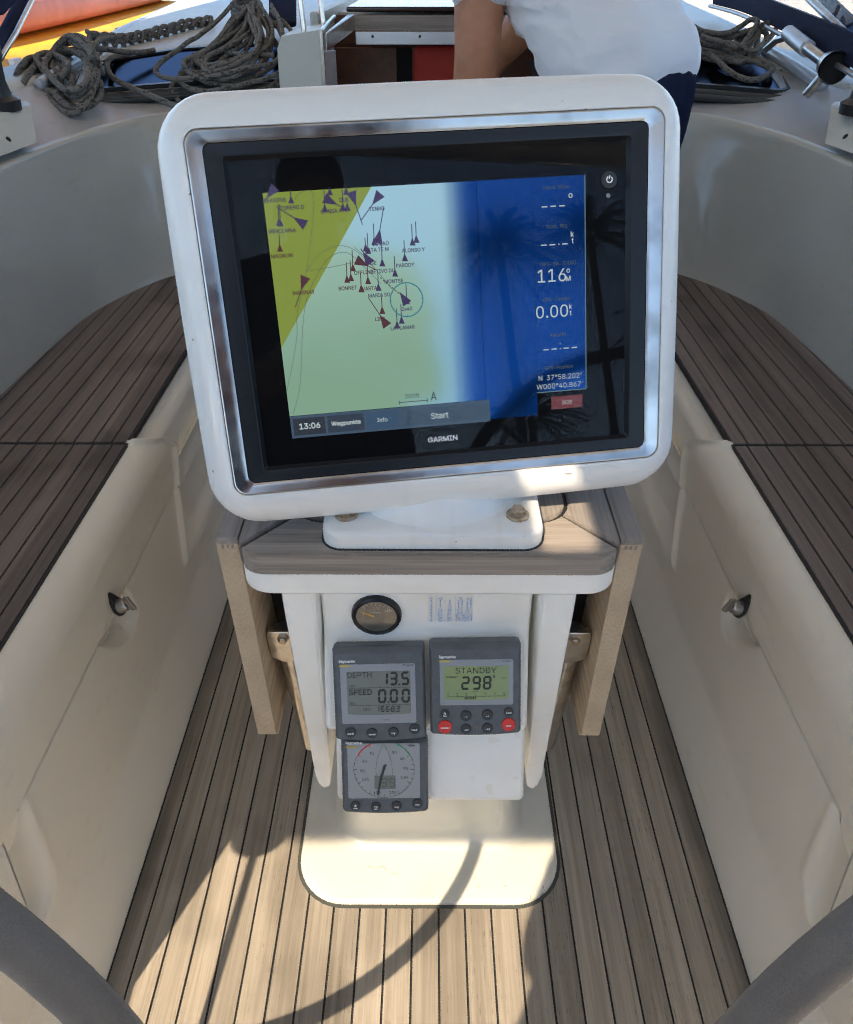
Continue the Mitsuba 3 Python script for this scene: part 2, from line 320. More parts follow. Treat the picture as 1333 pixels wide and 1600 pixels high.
def bench_front(s):
    Yg, Kg = np.meshgrid(ys, np.arange(len(prof)), indexing='ij')
    Xg, Zg = prof[Kg, 0].copy(), prof[Kg, 1].copy()
    ge, e = Yg-0.492, Yg-1.25
    Yg = Yg+(np.clip(Zg, 0.1, 0.275)-0.275)*0.40*np.exp(-(ge/0.16)**2)+(lip(Zg)-1.25)*np.exp(-(e/0.16)**2)
    nrm = np.gradient(prof, axis=0); nrm = np.column_stack([-nrm[:, 1], nrm[:, 0]]); nrm /= np.linalg.norm(nrm, axis=1, keepdims=True)   # towards the cockpit
    d = np.zeros_like(Yg)
    up = 1/(1+np.exp(-(Zg-0.150)/0.004))
    d += -0.026*up*np.clip((0.597-Xg)/0.012, 0, 1)/(1+np.exp(-np.clip(e/0.0035, -60, 60)))+0.013*up*np.exp(-((e+0.009)/0.0075)**2)*np.clip((0.597-Xg)/0.012, 0, 1)
    sc = ((Yg-0.888-(0.275-Zg)*0.45)/0.066)**2+((Zg-0.278)/0.066)**2
    d += np.where(Zg < 0.2738, -0.034*np.clip(1-sc, 0, 1)**0.55, 0)
    ss = lambda a, b, x: np.clip((x-a)/(b-a), 0, 1)**2*(3-2*np.clip((x-a)/(b-a), 0, 1))
    cz = ss(0.138, 0.165, Zg)*np.where(Zg < 0.2738, 1, 0)
    d += cz*np.where(ge > -0.001, -0.036*(1-ss(0.018, 0.052, ge))+0.004*np.exp(-((ge-0.058)/0.009)**2), 0)
    off = (Yg < 0.535) | (Yg > 1.205)
    Xg = np.where(groove[Kg] & off, xs, Xg)
    d += 0.0004*(meshkit.noise(np.stack([Yg*9, Zg*9, Yg*0+s], -1))-0.5)
    Xg, Zg = Xg+nrm[Kg, 0]*d, Zg+nrm[Kg, 1]*d
    v = np.stack([s*Xg, Yg, Zg], -1).reshape(-1, 3); m = len(prof)
    i, j = np.meshgrid(np.arange(len(ys)-1), np.arange(m-1), indexing='ij')
    qd = np.stack([i*m+j, (i+1)*m+j, (i+1)*m+j+1, i*m+j+1], -1).reshape(-1, 4)
    if s < 0: qd = qd[:, ::-1]
    lidq = ((prof[j.ravel(), 1] >= 0.2749) & (ys[i.ravel()] > 0.50) & (ys[i.ravel()] < 1.235))
    for nm, keep in (('bench_front', ~lidq), ('locker_lid', lidq)):
        t = tm(v, np.vstack([qd[keep][:, [0, 1, 2]], qd[keep][:, [0, 2, 3]]])); t.remove_unreferenced_vertices()
        add(nm, t, 'gelcoat_cream', yacht, smooth=True)
B = [(0.95, -1.3), (0.945, 0.3), (0.94, 1.0), (0.932, 1.42), (0.915, 1.80), (0.88, 1.97), (0.78, 2.17), (0.62, 2.285), (0.36, 2.33)]
Tt = [(0.965, -1.3), (0.96, 0.3), (0.955, 1.0), (0.945, 1.50), (0.925, 1.92), (0.88, 2.20), (0.785, 2.42), (0.62, 2.52), (0.36, 2.55)]
Bs, Ts = spline(B, 10), spline(Tt, 10)
def bench_deck(s):
    outline = Polygon([(0.592, -1.3)]+[tuple(p) for p in Bs]+[(0.36, 2.30), (0.36, 2.2), (0.592, 2.2)])
    outline = outline.intersection(sbox(0.592, -1.3, 1.0, 2.295))
    for y0, y1, dz, h in ((-1.3, 1.226, 0.0, None), (1.231, 2.30, 0.0006, None)):
        part = outline.intersection(sbox(0, y0, 1, y1))
        flip = lambda g: Polygon([(s*x, y) for x, y in g.exterior.coords])
        seat = add('seat', extr(flip(part.buffer(0.0025)), 0.012, 0.3905+dz), 'caulk', yacht, smooth=False)
        cuts = [0.592, 0.592+0.026]+[0.618+0.0375*(k+1) for k in range(9)]
        if y0 > 0: cuts = [0.592, 0.592+0.030]+[0.622+0.0372*(k+1) for k in range(9)]
        for a, b in zip(cuts[:-1], cuts[1:]):
            g = part.buffer(-0.002).intersection(sbox(a+0.0020, y0, b-0.0020, y1))
            for gg in getattr(g, 'geoms', [g]):
                if gg.area > 1e-4: add('plank', extr(flip(gg), 0.004, 0.4008+dz+rng.uniform(-2e-4, 2e-4)), 'teak_seat', seat, smooth=False)
def shell(s):
    T2 = spline([(1.10, -1.3), (1.10, 0.3), (1.10, 1.0), (1.10, 1.6), (1.11, 2.2), (1.10, 2.72), (0.94, 3.08), (0.67, 3.42), (0.36, 3.55)], 10)
    T3 = spline([(1.24, -1.3), (1.24, 0.3), (1.24, 1.0), (1.24, 1.8), (1.23, 2.6), (1.235, 3.35), (1.20, 3.7), (0.75, 3.9), (0.36, 3.95)], 10)
    T4 = spline([(1.34, -1.3), (1.34, 0.3), (1.34, 1.0), (1.34, 2.0), (1.34, 3.2), (1.42, 4.6), (1.58, 6.6), (1.0, 8.5), (0.36, 8.5)], 10)
    R = []
    w = Ts-Bs
    for h, z in ((0, .392), (0.0, .3985), (0.02, .403), (0.05, .411), (0.09, .425), (0.15, .455), (0.25, .51), (0.37, .58), (0.52, .655), (0.72, .735), (0.90, .780), (0.97, .792)):
        R.append(np.column_stack([Bs+w*h+(Bs*0+[0.0, 0.0]), np.full(len(Bs), z)]))
    nrm = np.gradient(Ts, axis=0); nrm = np.column_stack([nrm[:, 1], -nrm[:, 0]]); nrm /= np.linalg.norm(nrm, axis=1, keepdims=True)
    for o, z in ((0.002, .797), (0.006, .8005), (0.013, .802), (0.022, .8015), (0.028, .8005)): R.append(np.column_stack([Ts+nrm*o, np.full(len(Ts), z)]))
    p0 = Ts+nrm*0.028
    for t in np.linspace(0.1, 1, 12): R.append(np.column_stack([p0+(T2-p0)*t, np.full(len(Ts), .8005+.08*t)]))
    deck_at = len(R); front = np.clip((np.arange(len(Ts))-48)/10, 0, 1); fr_ = front > 0.3
    for t in (0.05, 0.12, 0.4, 0.8, 1.0): R.append(np.column_stack([T2+(T3-T2)*t, np.where(fr_, .8805+.05*t+0.018*(t > 0.06), .8805+.022*t+0.012*(t > 0.06))]))
    for t in (0.05, 0.15, 0.5, 1.0): R.append(np.column_stack([T3+(T4-T3)*t, np.where(fr_, .9485, .9145)-(0.18*t)*(1-front)+0.05*t*front]))
    R = [np.column_stack([s*r[:, 0], r[:, 1:]]) for r in R]
    if s < 0: R = [r[::-1] for r in R]
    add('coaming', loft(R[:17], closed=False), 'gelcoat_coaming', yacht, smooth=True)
    add('deck_moulding', loft(R[16:deck_at+1], closed=False), 'deck_grey', yacht, smooth=True)
    add('cabin_top', loft(R[deck_at:], closed=False), 'cabin_grey', yacht, smooth=True)
    # side deck and topsides
    sd = [np.array([(s*1.33, y, .715) for y in np.linspace(-2.2, 9, 24)]), np.array([(s*(2.0-0.02*max(0, y-2)**2), y, .71) for y in np.linspace(-2.2, 9, 24)]), np.array([(s*(2.02-0.02*max(0, y-2)**2), y, .67) for y in np.linspace(-2.2, 9, 24)]), np.array([(s*(1.9-0.02*max(0, y-2)**2), y, -1.2) for y in np.linspace(-2.2, 9, 24)])]
    if s < 0: sd = [r[::-1] for r in sd]
    add('side_deck', loft(sd, closed=False), 'gelcoat_white', yacht, smooth=30)
for s in (-1, 1):
    bench_front(s); bench_deck(s); shell(s)

# cockpit front bulkhead and companionway between the two halves
add('bulkhead', rbox(0.74, 0.03, 0.46, 0.006, (0, 2.345, 0.22)), 'gelcoat_coaming', yacht)
add('bridge_deck', rbox(0.74, 0.26, 0.03, 0.006, (0, 2.46, 0.452)), 'gelcoat_coaming', yacht)
cw = 'companionway'
hatch = add(cw, [rbox(0.9, 0.02, 0.9, 0.002, (0.03, 3.28, 0.55)), rbox(0.02, 0.75, 0.9, 0.002, (-0.405, 2.93, 0.53)), rbox(0.02, 0.75, 0.9, 0.002, (0.46, 2.93, 0.53)), rbox(0.9, 0.75, 0.02, 0.002, (0.03, 2.93, 0.1))], 'mahogany', yacht)
add('door_panel', rbox(0.33, 0.018, 0.5, 0.003, (-0.205, 3.12, 0.66)), 'mahogany', hatch)
add('post', rbox(0.055, 0.02, 0.5, 0.003, (-0.095, 3.112, 0.66)), 'black_gap', hatch)
add('cushion', rbox(0.185, 0.08, 0.12, 0.02, (0.03, 3.12, 0.855), 2), 'red_cushion', hatch)
add('hatch_lid', rbox(0.80, 0.9, 0.014, 0.004, (0.13, 3.30, 1.035)), 'smoked_acrylic', hatch)
add('hatch_beam', rbox(0.80, 0.022, 0.042, 0.004, (0.14, 2.81, 1.000)), 'taupe_wood', hatch)
add('alloy_bar', rbox(0.72, 0.008, 0.036, 0.002, (0.12, 2.797, 0.961)), 'brushed_alloy', hatch)
for x in (-0.185, -0.034, 0.12): add('screw', lathe([(0.0042, 0), (0.0042, 0.002), (0.002, 0.003)], 10), 'dark_metal', hatch, frame=((x, 2.793, 0.966), np.array([1, 0, 0.]), np.array([0, 0, 1.]), np.array([0, -1., 0])))
rail = hull([(-0.300, 2.50, 0.952), (-0.300, 2.50, 0.992), (-0.243, 2.80, 0.985), (-0.243, 2.80, 1.022), (-0.318, 2.50, 0.952), (-0.258, 2.80, 1.022)], 0.003)
add('slide_rail', rail, 'stainless', hatch)
add('side_trim', hull([(-0.305, 2.47, 0.60), (-0.305, 2.47, 0.95), (-0.285, 2.56, 0.60), (-0.285, 2.56, 0.945)], 0.004), 'deck_grey', hatch)
block = extr(Polygon([(-0.452, 0.55), (-0.318, 0.55), (-0.310, 1.005), (-0.420, 0.990), (-0.434, 0.96)]), 0.33)
v = np.asarray(block.vertices); block.vertices = np.column_stack([v[:, 0], 2.455+v[:, 2], v[:, 1]]); block.invert()
add('side_block', block, 'cabin_grey', yacht)
add('edge_trim', tube([(-0.311, 2.452, 0.6), (-0.306, 2.452, 1.004), (-0.304, 2.80, 1.018)], 0.006, 8), 'stainless', yacht)
add('roof_panel', rbox(0.9, 2.6, 0.03, 0.01, (0.0, 4.75, 0.985)), 'cabin_grey', yacht)
for s, x1 in ((1, 0.46), (-1, -0.36)):
    add('garage_side', rbox(0.03, 1.6, 0.10, 0.008, (x1+0.01*s, 3.62, 0.98)), 'cabin_grey', yacht)
for x, y in ((-0.360, 2.50), (-0.318, 2.62)):
    add('grab_rail', tube(spline([(x, y, 0.99), (x-0.004, y+0.005, 1.10), (x+0.006, y+0.01, 1.25), (x+0.03, y+0.05, 1.45)], 6), 0.0075, 10), 'stainless', yacht)
# portlights: dark panes with black rubber frames let into the sloping deck moulding
def portlight(s):
    corners = [(0.735, 2.69, .8325), (1.055, 2.475, .8325), (1.135, 2.80, .874), (0.90, 3.13, .884), (0.60, 3.36, .886), (0.46, 2.80, .833)]
    c = np.array(corners); c[:, 0] *= s
    ctr = c.mean(0); pl = np.linalg.svd(c-ctr)[2]; N = pl[2]*np.sign(pl[2][2]); U = np.cross([0, 1., 0], N); U /= np.linalg.norm(U); V = np.cross(N, U)
    P2 = Polygon([((p-ctr)@U, (p-ctr)@V) for p in c]).buffer(-0.03).buffer(0.03)
    fr = (ctr, U, V, N)
    w = thing(yacht+'__window', None, None)
    add('frame', extr(P2.buffer(0.014).difference(P2.buffer(-0.004)), 0.022, 0.0), 'frame_rubber', w, frame=fr, smooth=20)
    add('pane', extr(P2.buffer(-0.002), 0.012, 0.004), 'window_dark', w, frame=fr, smooth=False)
    for dz, r, g in ((0.006, 0.012, -0.040), (-0.001, 0.010, -0.080)):
        L = spline([(s*1.065, 2.475+g, .829+dz), (s*0.96, 2.53+g, .829+dz), (s*0.84, 2.60+g, .830+dz), (s*0.66, 2.68+g, .832+dz), (s*0.47, 2.74+g, .833+dz)], 6)
        add('gutter', tube(L, r, 10), 'frame_rubber', w, smooth=True)
    L = spline([(s*1.06, 2.415, .822), (s*0.84, 2.54, .823), (s*0.66, 2.62, .825), (s*0.47, 2.68, .826)], 6)
    add('slot', tube(L, 0.009, 8), 'black_gap', w, smooth=True)
    k = np.array([s*1.035, 2.61, .858])
    add('knob', lathe([(0.012, 0), (0.016, 0.004), (0.016, 0.016), (0.011, 0.020), (0.009, 0.022)], 20, k), 'black_plastic', w)
labels_windows = [portlight(s) for s in (-1, 1)]
for s in (-1, 1):
    add('roof_rail', tube(spline([(s*x, y, z) for x, y, z in ((1.09, 2.35, .882), (1.11, 2.62, .902), (1.15, 2.95, .914), (1.215, 3.4, .932), (1.305, 4.1, .946), (1.43, 5.0, .956), (1.57, 5.95, .962))], 8), 0.016, 12), 'roof_edge', yacht, smooth=True)
# winch pads on the coamings
for s in (-1, 1):
    def pad_ring(x0, z0, x1, z1): return [(x0, z0), (x1, z1), (x1+0.16, z1+0.004), (x1+0.20, z1-0.06), (x0+0.1, z0)]
    rings = []
    for y, dy, k in ((0.2, 0, 1), (1.0, 0, 1), (1.70, 0, 1), (1.88, 0.17, 1.0), (1.905, 0.185, 0.98)):
        x0 = np.interp(y, [0, 1.0, 1.5, 1.92], [0.985, 0.98, 0.968, 0.925])
        rings.append([(s*(x0), y, 0.817), (s*(x0+0.045), y+dy*0.6, 0.866), (s*(x0+0.055), y+dy*0.75, 0.876), (s*(x0+0.075), y+dy*0.9, 0.880), (s*(x0+0.30), y+dy, 0.884), (s*(x0+0.30), y+dy, 0.817)])
    if s < 0: rings = [r[::-1] for r in rings]
    pad = add('winch_pad', loft(rings, cap0=True, cap1=True), 'cabin_grey', yacht, smooth=25)
    add('screw_plug', lathe([(0.006, 0), (0.006, 0.002)], 14), 'black_gap', pad, frame=((s*0.937, 1.80 if s < 0 else 1.84, 0.842), np.array([0, 1., 0]), np.array([s*0.62, 0, 0.78]), np.array([-s*0.78, 0, 0.62])))
# locker latches: twist knob on a pointed plate
for s in (-1, 1):
    N = np.array([-s*0.94, 0, 0.34]); N /= np.linalg.norm(N); V = np.array([s*0.34, 0, 0.94]); V /= np.linalg.norm(V)
    fr = ((s*(xs-0.0055), 0.898, 0.288), np.array([0, float(-s), 0]) if s > 0 else np.array([0, 1., 0]), V, N)
    if s > 0: fr = (fr[0], np.array([0, -1., 0]), V, N)
    lt = add('latch', extr(Polygon([(-0.0145, -0.003), (-0.010, -0.016), (0.0, -0.020), (0.010, -0.016), (0.0145, -0.003), (0.002, 0.027), (-0.002, 0.027)]).buffer(0.001), 0.006), 'dark_metal', yacht, frame=fr)
    add('knob', lathe([(0.014, 0.004), (0.0125, 0.010), (0.0115, 0.018), (0.009, 0.021), (0.004, 0.022)], 18, (0, -0.004, 0)), 'chrome_dark', lt, frame=fr)
    add('thumb_bar', rbox(0.006, 0.030, 0.010, 0.002, (0, -0.004, 0.025)), 'chrome_dark', lt, frame=fr)

# ---------------------------------------------------------------- wheels and their pillars (twin helms)
for s in (-1, 1):
    c, R_, tilt, yaw = np.array([s*0.495, 0.175, 0.633]), 0.355, -0.10, s*0.14
    M = np.array([[math.cos(yaw), -math.sin(yaw), 0], [math.sin(yaw), math.cos(yaw), 0], [0, 0, 1]])@np.array([[1, 0, 0], [0, math.cos(tilt), -math.sin(tilt)], [0, math.sin(tilt), math.cos(tilt)]])
    fr = (c, M@[1, 0, 0], M@[0, 0, 1.], M@[0, -1., 0])
    side = 'port' if s < 0 else 'starboard'
    wh = thing('steering_wheel', f'grey leather covered steering wheel at the lower {"left" if s < 0 else "right"} corner, {side} helm', 'steering wheel')
    a = np.arange(96)*2*np.pi/96
    add('rim', tube(np.column_stack([R_*np.cos(a), R_*np.sin(a), a*0]), 0.0115, 16, closed=True), 'wheel_cover', wh, frame=fr, smooth=True)
    add('hub', lathe([(0.03, -0.03), (0.045, -0.02), (0.045, 0.015), (0.02, 0.03)], 24), 'stainless', wh, frame=fr)
    for k in range(3):
        b = math.radians((-75 if s < 0 else -105)+120*k); add('spoke', tube([(0.04*math.cos(b), 0.04*math.sin(b), 0), (0.348*math.cos(b), 0.348*math.sin(b), 0)], 0.0065, 8), 'stainless', wh, frame=fr)
    pl = thing('helm_pillar', f'cream moulded helm pillar carrying the {side} steering wheel', 'helm pillar')
    x0, x1 = (0.50, 0.76)
    add('body', loft([np.column_stack([rr(w, d, 0.03, 4)[:, :2]+[s*(0.63+dx), 0.295], np.full(28+4, z)]) if False else np.column_stack([rr(w, d, 0.03, 4)[:, 0]+s*(0.63+dx), rr(w, d, 0.03, 4)[:, 1]+0.305, np.full(len(rr(w, d, 0.03, 4)), z)]) for w, d, dx, z in ((0.26, 0.20, 0, 0), (0.25, 0.19, 0, 0.5), (0.23, 0.17, 0, 0.72), (0.20, 0.14, 0, 0.745))], cap0=True, cap1=True), 'gelcoat_cream', pl)
    add('shaft', tube([c+M@[0, -0.02, 0]*-1, (s*0.55, 0.30, 0.66)], 0.014, 10), 'stainless', pl)
add('aft_deck', rbox(2.6, 0.95, 0.06, 0.02, (0, -1.80, 0.37)), 'gelcoat_white', yacht)
add('transom_step', rbox(2.6, 0.03, 0.4, 0.01, (0, -1.31, 0.19)), 'gelcoat_white', yacht)
# sun awning over the cockpit, open at the stern, with a sight hole
aw = thing('sun_awning', 'pale cloth sun awning stretched over the cockpit on steel bows', 'awning')
sheet = Polygon([(-1.62, -0.905), (1.62, -0.905), (1.62, 5.2), (-1.62, 5.2), (-1.62, 2.2), (-2.2, 2.0), (-2.2, 0.6), (-1.62, 0.4)]).difference(sbox(-0.332, -0.438, -0.288, -0.345).buffer(0.008))
sh = extr(sheet, 0.003, 2.0)
add('canopy', sh, 'bimini_cloth', aw, smooth=False)
for y in (-0.89, 1.2, 3.2):
    add('bow', tube(spline([(-1.62, 0.3, 0.75), (-1.63, 0.3+(y-0.3)*0.75, 1.6), (-1.58, y, 1.95), (-1.3, y, 1.985), (0, y, 1.987), (1.3, y, 1.985), (1.58, y, 1.95), (1.63, 0.3+(y-0.3)*0.75, 1.6), (1.62, 0.3, 0.75)], 6), 0.0125, 10), 'stainless', aw, smooth=True)

# ---------------------------------------------------------------- cockpit table with pedestal, drop leaves and instrument panel
tb = thing('cockpit_table', 'white cockpit table with weathered teak top, hanging leaves and instrument panel on its pedestal', 'table')
top_rr = Polygon(rr(0.413, 0.81, 0.030, 8)[:, :2]+[0.0, 0.997])
inner_rr = Polygon(rr(0.312, 0.69, 0.040, 8)[:, :2]+[0.002, 0.995])
def ease(poly, z0, z1, c=0.004):
    """a board with a rounded upper edge"""
    r = lambda d: np.array(poly.buffer(-d, join_style=1).exterior.coords)[:-1]
    return extr(poly, z1-z0-c, z0), [extr(poly.buffer(-d), c/4, z1-c+c*k/4) for k, d in enumerate((c*0.03, c*0.14, c*0.34, c*0.66))]
add('top_core', extr(top_rr.buffer(-0.004), 0.024, 0.632), 'caulk', tb, smooth=False)
front = Polygon([(-0.3, 0.5), (0.3, 0.5), (0.2065, 0.600), (0.146, 0.668), (0, 0.675), (-0.146, 0.668), (-0.2065, 0.600)])
ring = top_rr.difference(inner_rr.buffer(0.0022))
pieces = [('front_board', ring.intersection(front.buffer(-0.0022)), 'teak_table'),
          ('side_board', ring.difference(front.buffer(0.0022)).intersection(sbox(-1, 0, 0, 2)), 'teak_table_long'),
          ('side_board', ring.difference(front.buffer(0.0022)).intersection(sbox(0.002, 0, 1, 2)), 'teak_table_long'),
          ('centre_board', inner_rr.buffer(-0.0022).intersection(sbox(-1, 0, -0.0445, 2)), 'teak_table_long'),
          ('centre_board', inner_rr.buffer(-0.0022).intersection(sbox(-0.0437, 0, 0.0465, 2)), 'teak_table_long'),
          ('centre_board', inner_rr.buffer(-0.0022).intersection(sbox(0.0473, 0, 1, 2)), 'teak_table_long')]
for nm, poly, m in pieces:
    for g in getattr(poly, 'geoms', [poly]):
        if g.area < 1e-4: continue
        a, b = ease(g, 0.632 if 'board' in nm and 'centre' not in nm else 0.645, 0.6605, 0.003)
        add(nm, [a]+b, m, tb, smooth=False)
ap = lambda s, z: rr(0.416-2*s, 0.80-2*s, 0.034, 8, 0, z, 0, 0.995, 2)
add('apron', loft([ap(0.006, 0.5985), ap(0.002, 0.5995), ap(0, 0.602), ap(0, 0.629), ap(0.002, 0.6315), ap(0.02, 0.6318)], cap0=True, cap1=True), 'table_white', tb)
for s in (-1, 1):
    lf = add('leaf', hull([(s*x, y, z) for x in (0.2095, 0.2305) for y, z in ((0.6215, 0.650), (1.40, 0.650), (0.6215, 0.318), (0.636, 0.300), (1.40, 0.300))], 0.0015), 'teak_leaf', tb, smooth=25)
    add('edge_strip', hull([(s*x, y, z) for x in (0.2085, 0.2315) for y, z in ((0.620, 0.651), (0.621, 0.651), (0.620, 0.320), (0.621, 0.316))], 0.0008), 'teak_end', lf, smooth=25)
    add('top_strip', hull([(s*x, y, z) for x in (0.209, 0.231) for y in (0.621, 1.40) for z in (0.652, 0.658)], 0.0015), 'teak_table_long', lf, smooth=25)
    add('foot_strip', hull([(s*x, y, z) for x in (0.2097, 0.2303) for y, z in ((0.6355, 0.297), (1.40, 0.297), (0.6355, 0.2985), (1.4, 0.2985))], 0.001), 'teak_end', lf, smooth=25)
    for k in range(3): add('plug', rbox(0.0026, 0.0012, 0.005, 0.0004, (s*(0.2145+0.0055*k), 0.619, 0.648)), 'teak_table_long', lf)
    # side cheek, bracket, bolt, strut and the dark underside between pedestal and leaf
    ck = lambda x0, x1, y, z: [(s*x0, y, z), (s*x1, y, z)]
    P = [(0.128, 0.602), (0.170, 0.602), (0.170, 0.55), (0.163, 0.225), (0.159, 0.203), (0.152, 0.196), (0.143, 0.200), (0.139, 0.23)]
    if s > 0: P = P[::-1]
    rings = [[(s*(0.150+(x-0.150)*k), y, 0.4+(z-0.4)*(1 if k > .9 else 0.99)) for x, z in P] for k, y in ((0.7, 0.615), (0.9, 0.6165), (1.0, 0.621), (1.0, 1.20))]
    add('cheek', loft(rings[::-1] if s > 0 else rings[::-1], cap0=True, cap1=True), 'table_white', tb, smooth=30)
    br = add('bracket', hull([(s*x, y, z) for x, z in ((0.165, 0.478), (0.204, 0.478), (0.206, 0.470), (0.204, 0.432), (0.190, 0.424), (0.165, 0.424)) for y in (0.655, 0.664)], 0.001), 'stainless', tb)
    add('bolt', [lathe([(0.0075, 0), (0.0075, 0.002), (0.006, 0.0022), (0.0058, 0.006), (0.004, 0.0075)], 6, (s*0.186, 0, 0))], 'rust_steel', br, frame=((0, 0.654, 0.468), np.array([1., 0, 0]), np.array([0, 0, 1.]), np.array([0, -1., 0])))
    add('strut', tube([(s*0.190, 0.675, 0.465), (s*0.174, 0.672, 0.225)], 0.0135, 14), 'stainless', tb, smooth=40)
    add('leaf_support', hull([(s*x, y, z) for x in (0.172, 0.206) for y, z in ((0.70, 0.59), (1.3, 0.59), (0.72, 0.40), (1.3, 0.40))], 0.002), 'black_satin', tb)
# pedestal: stem, base flange let into the sole
stem = lambda w, d, z, y: rr(w, d, 0.045, 8, 0, z, 0.001, y, 2)
bs = lambda s, z: rr(0.412-2*s, 0.43-2*s, 0.075, 10, 0, z, 0.001, 0.757, 2)
def dirty(p, n, uv):
    sp = mikit.smoothstep(0.80, 0.88, mikit.noise(p.x*330, p.y*330, 0.0))*mikit.smoothstep(0.45, 0.6, mikit.noise(p.x*40, p.y*60, 2.0))*mikit.smoothstep(0.03, 0.0, dr.abs(p.y-0.560))*mikit.smoothstep(0.05, 0.1, p.x)
    line = mikit.smoothstep(0.0022, 0.0008, dr.abs((p.y-0.598)+0.35*(p.x+0.075)+0.010*mikit.noise(p.x*70, p.y*30)))*mikit.smoothstep(0.030, 0.02, dr.abs(p.x+0.072))*mikit.noise(p.x*150, p.y*150)
    g = mikit.fbm(p.x*9, p.y*9, 0.0, 4)
    edge = mikit.smoothstep(0.568, 0.545, p.y)
    return mikit.mix(mikit.mix((0.60, 0.585, 0.515), (0.50, 0.47, 0.385), mikit.smoothstep(0.45, 0.9, g)*0.6+0.2*edge), (0.16, 0.13, 0.10), dr.clip(0.7*sp+0.5*line, 0, 1))
mat('base_gelcoat', P3(dirty), 0.33)
add('base_flange', loft([bs(0, -0.004), bs(0, 0.004), bs(0.0015, 0.007), bs(0.006, 0.0092), bs(0.02, 0.0100), bs(0.06, 0.0105), bs(0.12, 0.0108)], cap1=True), 'base_gelcoat', tb, smooth=40)
add('stem', loft([stem(0.318, 0.356, 0.0106, 0.800), stem(0.302, 0.338, 0.013, 0.800), stem(0.290, 0.322, 0.021, 0.80), stem(0.281, 0.309, 0.038, 0.80), stem(0.276, 0.301, 0.075, 0.80), stem(0.276, 0.30, 0.16, 0.80), stem(0.276, 0.30, 0.60, 0.80)]), 'base_gelcoat', tb, smooth=60)
add('sealant', extr(base_cut.difference(base_shape), 0.0016, -0.001), 'rubber_grey', tb, smooth=False)
# instrument panel: upright above, then a sloping console
IO, IX, IY, IN = frame_of((0, 0.600, 0.453), 28)
def ip(x, y, n): return tuple(IO+IX*x+IY*y+IN*n)
def panel(x0, x1, prof, rnd, mat_, nm):
    """prof: (y, z) down the face; rounded side edges run back to y = 0.70"""
    rings = []
    for t, ins in ((0, 0.0), (0.25, 0.0), (1, 0.0)):
        pass
    pr = np.array(prof); tg = np.gradient(pr, axis=0); nn = np.column_stack([tg[:, 1], -tg[:, 0]]); nn /= np.linalg.norm(nn, axis=1, keepdims=True)
    cols = []
    for a in np.linspace(0, 90, 6): cols.append((x0+rnd*(1-math.sin(math.radians(a))), rnd*(1-math.cos(math.radians(a)))))
    left = [(x, d) for x, d in cols][::-1]
    xs_ = [(x0+rnd*(1-math.cos(math.radians(a))), -rnd*(1-math.sin(math.radians(a)))) for a in np.linspace(0, 90, 6)]
    xs_ = [(x0, -0.06)]+xs_+[(x1-(x-x0), d) for x, d in xs_[::-1]]+[(x1, -0.06)]
    for x, d in xs_:
        q = pr+nn*d if d > -0.05 else pr+np.array([0.06, 0.0])
        rings.append(np.column_stack([np.full(len(q), x), q]))
    return add(nm, loft(rings, closed=False), mat_, tb, smooth=35)
up = [(0.632, 0.604), (0.632, 0.575), (0.632, 0.545), (0.6315, 0.525), (0.630, 0.512), (0.6265, 0.502), (0.622, 0.493)]
for yv in (0.035, 0.0, -0.035, -0.062): up.append(tuple((IO+IY*yv)[1:]))
up.append(tuple((IO+IY*-0.0655-IN*0.0015)[1:])); up.append(tuple((IO+IY*-0.0665-IN*0.008)[1:]))
panel(-0.1285, 0.1225, up, 0.007, 'table_white', 'panel')
lo = [tuple((IO+IY*yv-IN*nv)[1:]) for yv, nv in ((-0.0668, 0.014), (-0.067, 0.008), (-0.069, 0.006), (-0.10, 0.006), (-0.14, 0.006), (-0.158, 0.0065), (-0.164, 0.009), (-0.167, 0.014))]
lo += [(lo[-1][0]+0.02, lo[-1][1]-0.001), (0.66, lo[-1][1]+0.01)]
panel(-0.1165, 0.1215, lo, 0.008, 'table_white', 'console')
# wind force table printed on the panel, a pale sticker
VF = frame_of((0, 0.632, 0.5), 0)
st = add('wind_table', [plate(0.054, 0.067, 0.0007, 0.001, 0.0002, 0.0255, 0.0660-0.033)], 'sticker', tb, frame=VF, smooth=False)
rows = [('0', '<1', '', '0', '0,2'), ('1', '1', '3', '0,3', '1,5'), ('2', '4', '6', '1,6', '3,3'), ('3', '7', '10', '3,4', '5,4'), ('4', '11', '16', '5,5', '7,9'), ('5', '17', '21', '8,0', '10,7'), ('6', '22', '27', '10,8', '13,8'), ('7', '28', '33', '13,9', '17,1'), ('8', '34', '40', '17,2', '20,7'), ('9', '41', '47', '20,8', '24,4'), ('10', '48', '55', '24,5', '28,4'), ('11', '56', '63', '28,5', '32,6'), ('12', '64', '', '32,7', '')]
tx = []
for k, r in enumerate(rows):
    y = 0.0585-0.0046*k
    for s_, x, an in ((r[0], 0.003, 'm'), (r[1], 0.0135, 'm'), (r[2], 0.0245, 'm'), (r[3], 0.0372, 'm'), (r[4], 0.0475, 'm')):
        if s_: tx.append(text(s_, 0.0033, x, y, 0.00075, an, True, t=0.0001))
    if k: tx += [stroke([(0.018, y+0.0014), (0.0195, y+0.0014)], 0.0005, 0.00075, 0.0001), stroke([(0.0418, y+0.0014), (0.0428, y+0.0014)], 0.0005, 0.00075, 0.0001)]
for x in (0.0085, 0.0315): tx.append(stroke([(x, 0.0635), (x, 0.003)], 0.0003, 0.00075, 0.0001))
add('figures', tx, 'print_blue', st, frame=VF, smooth=False)
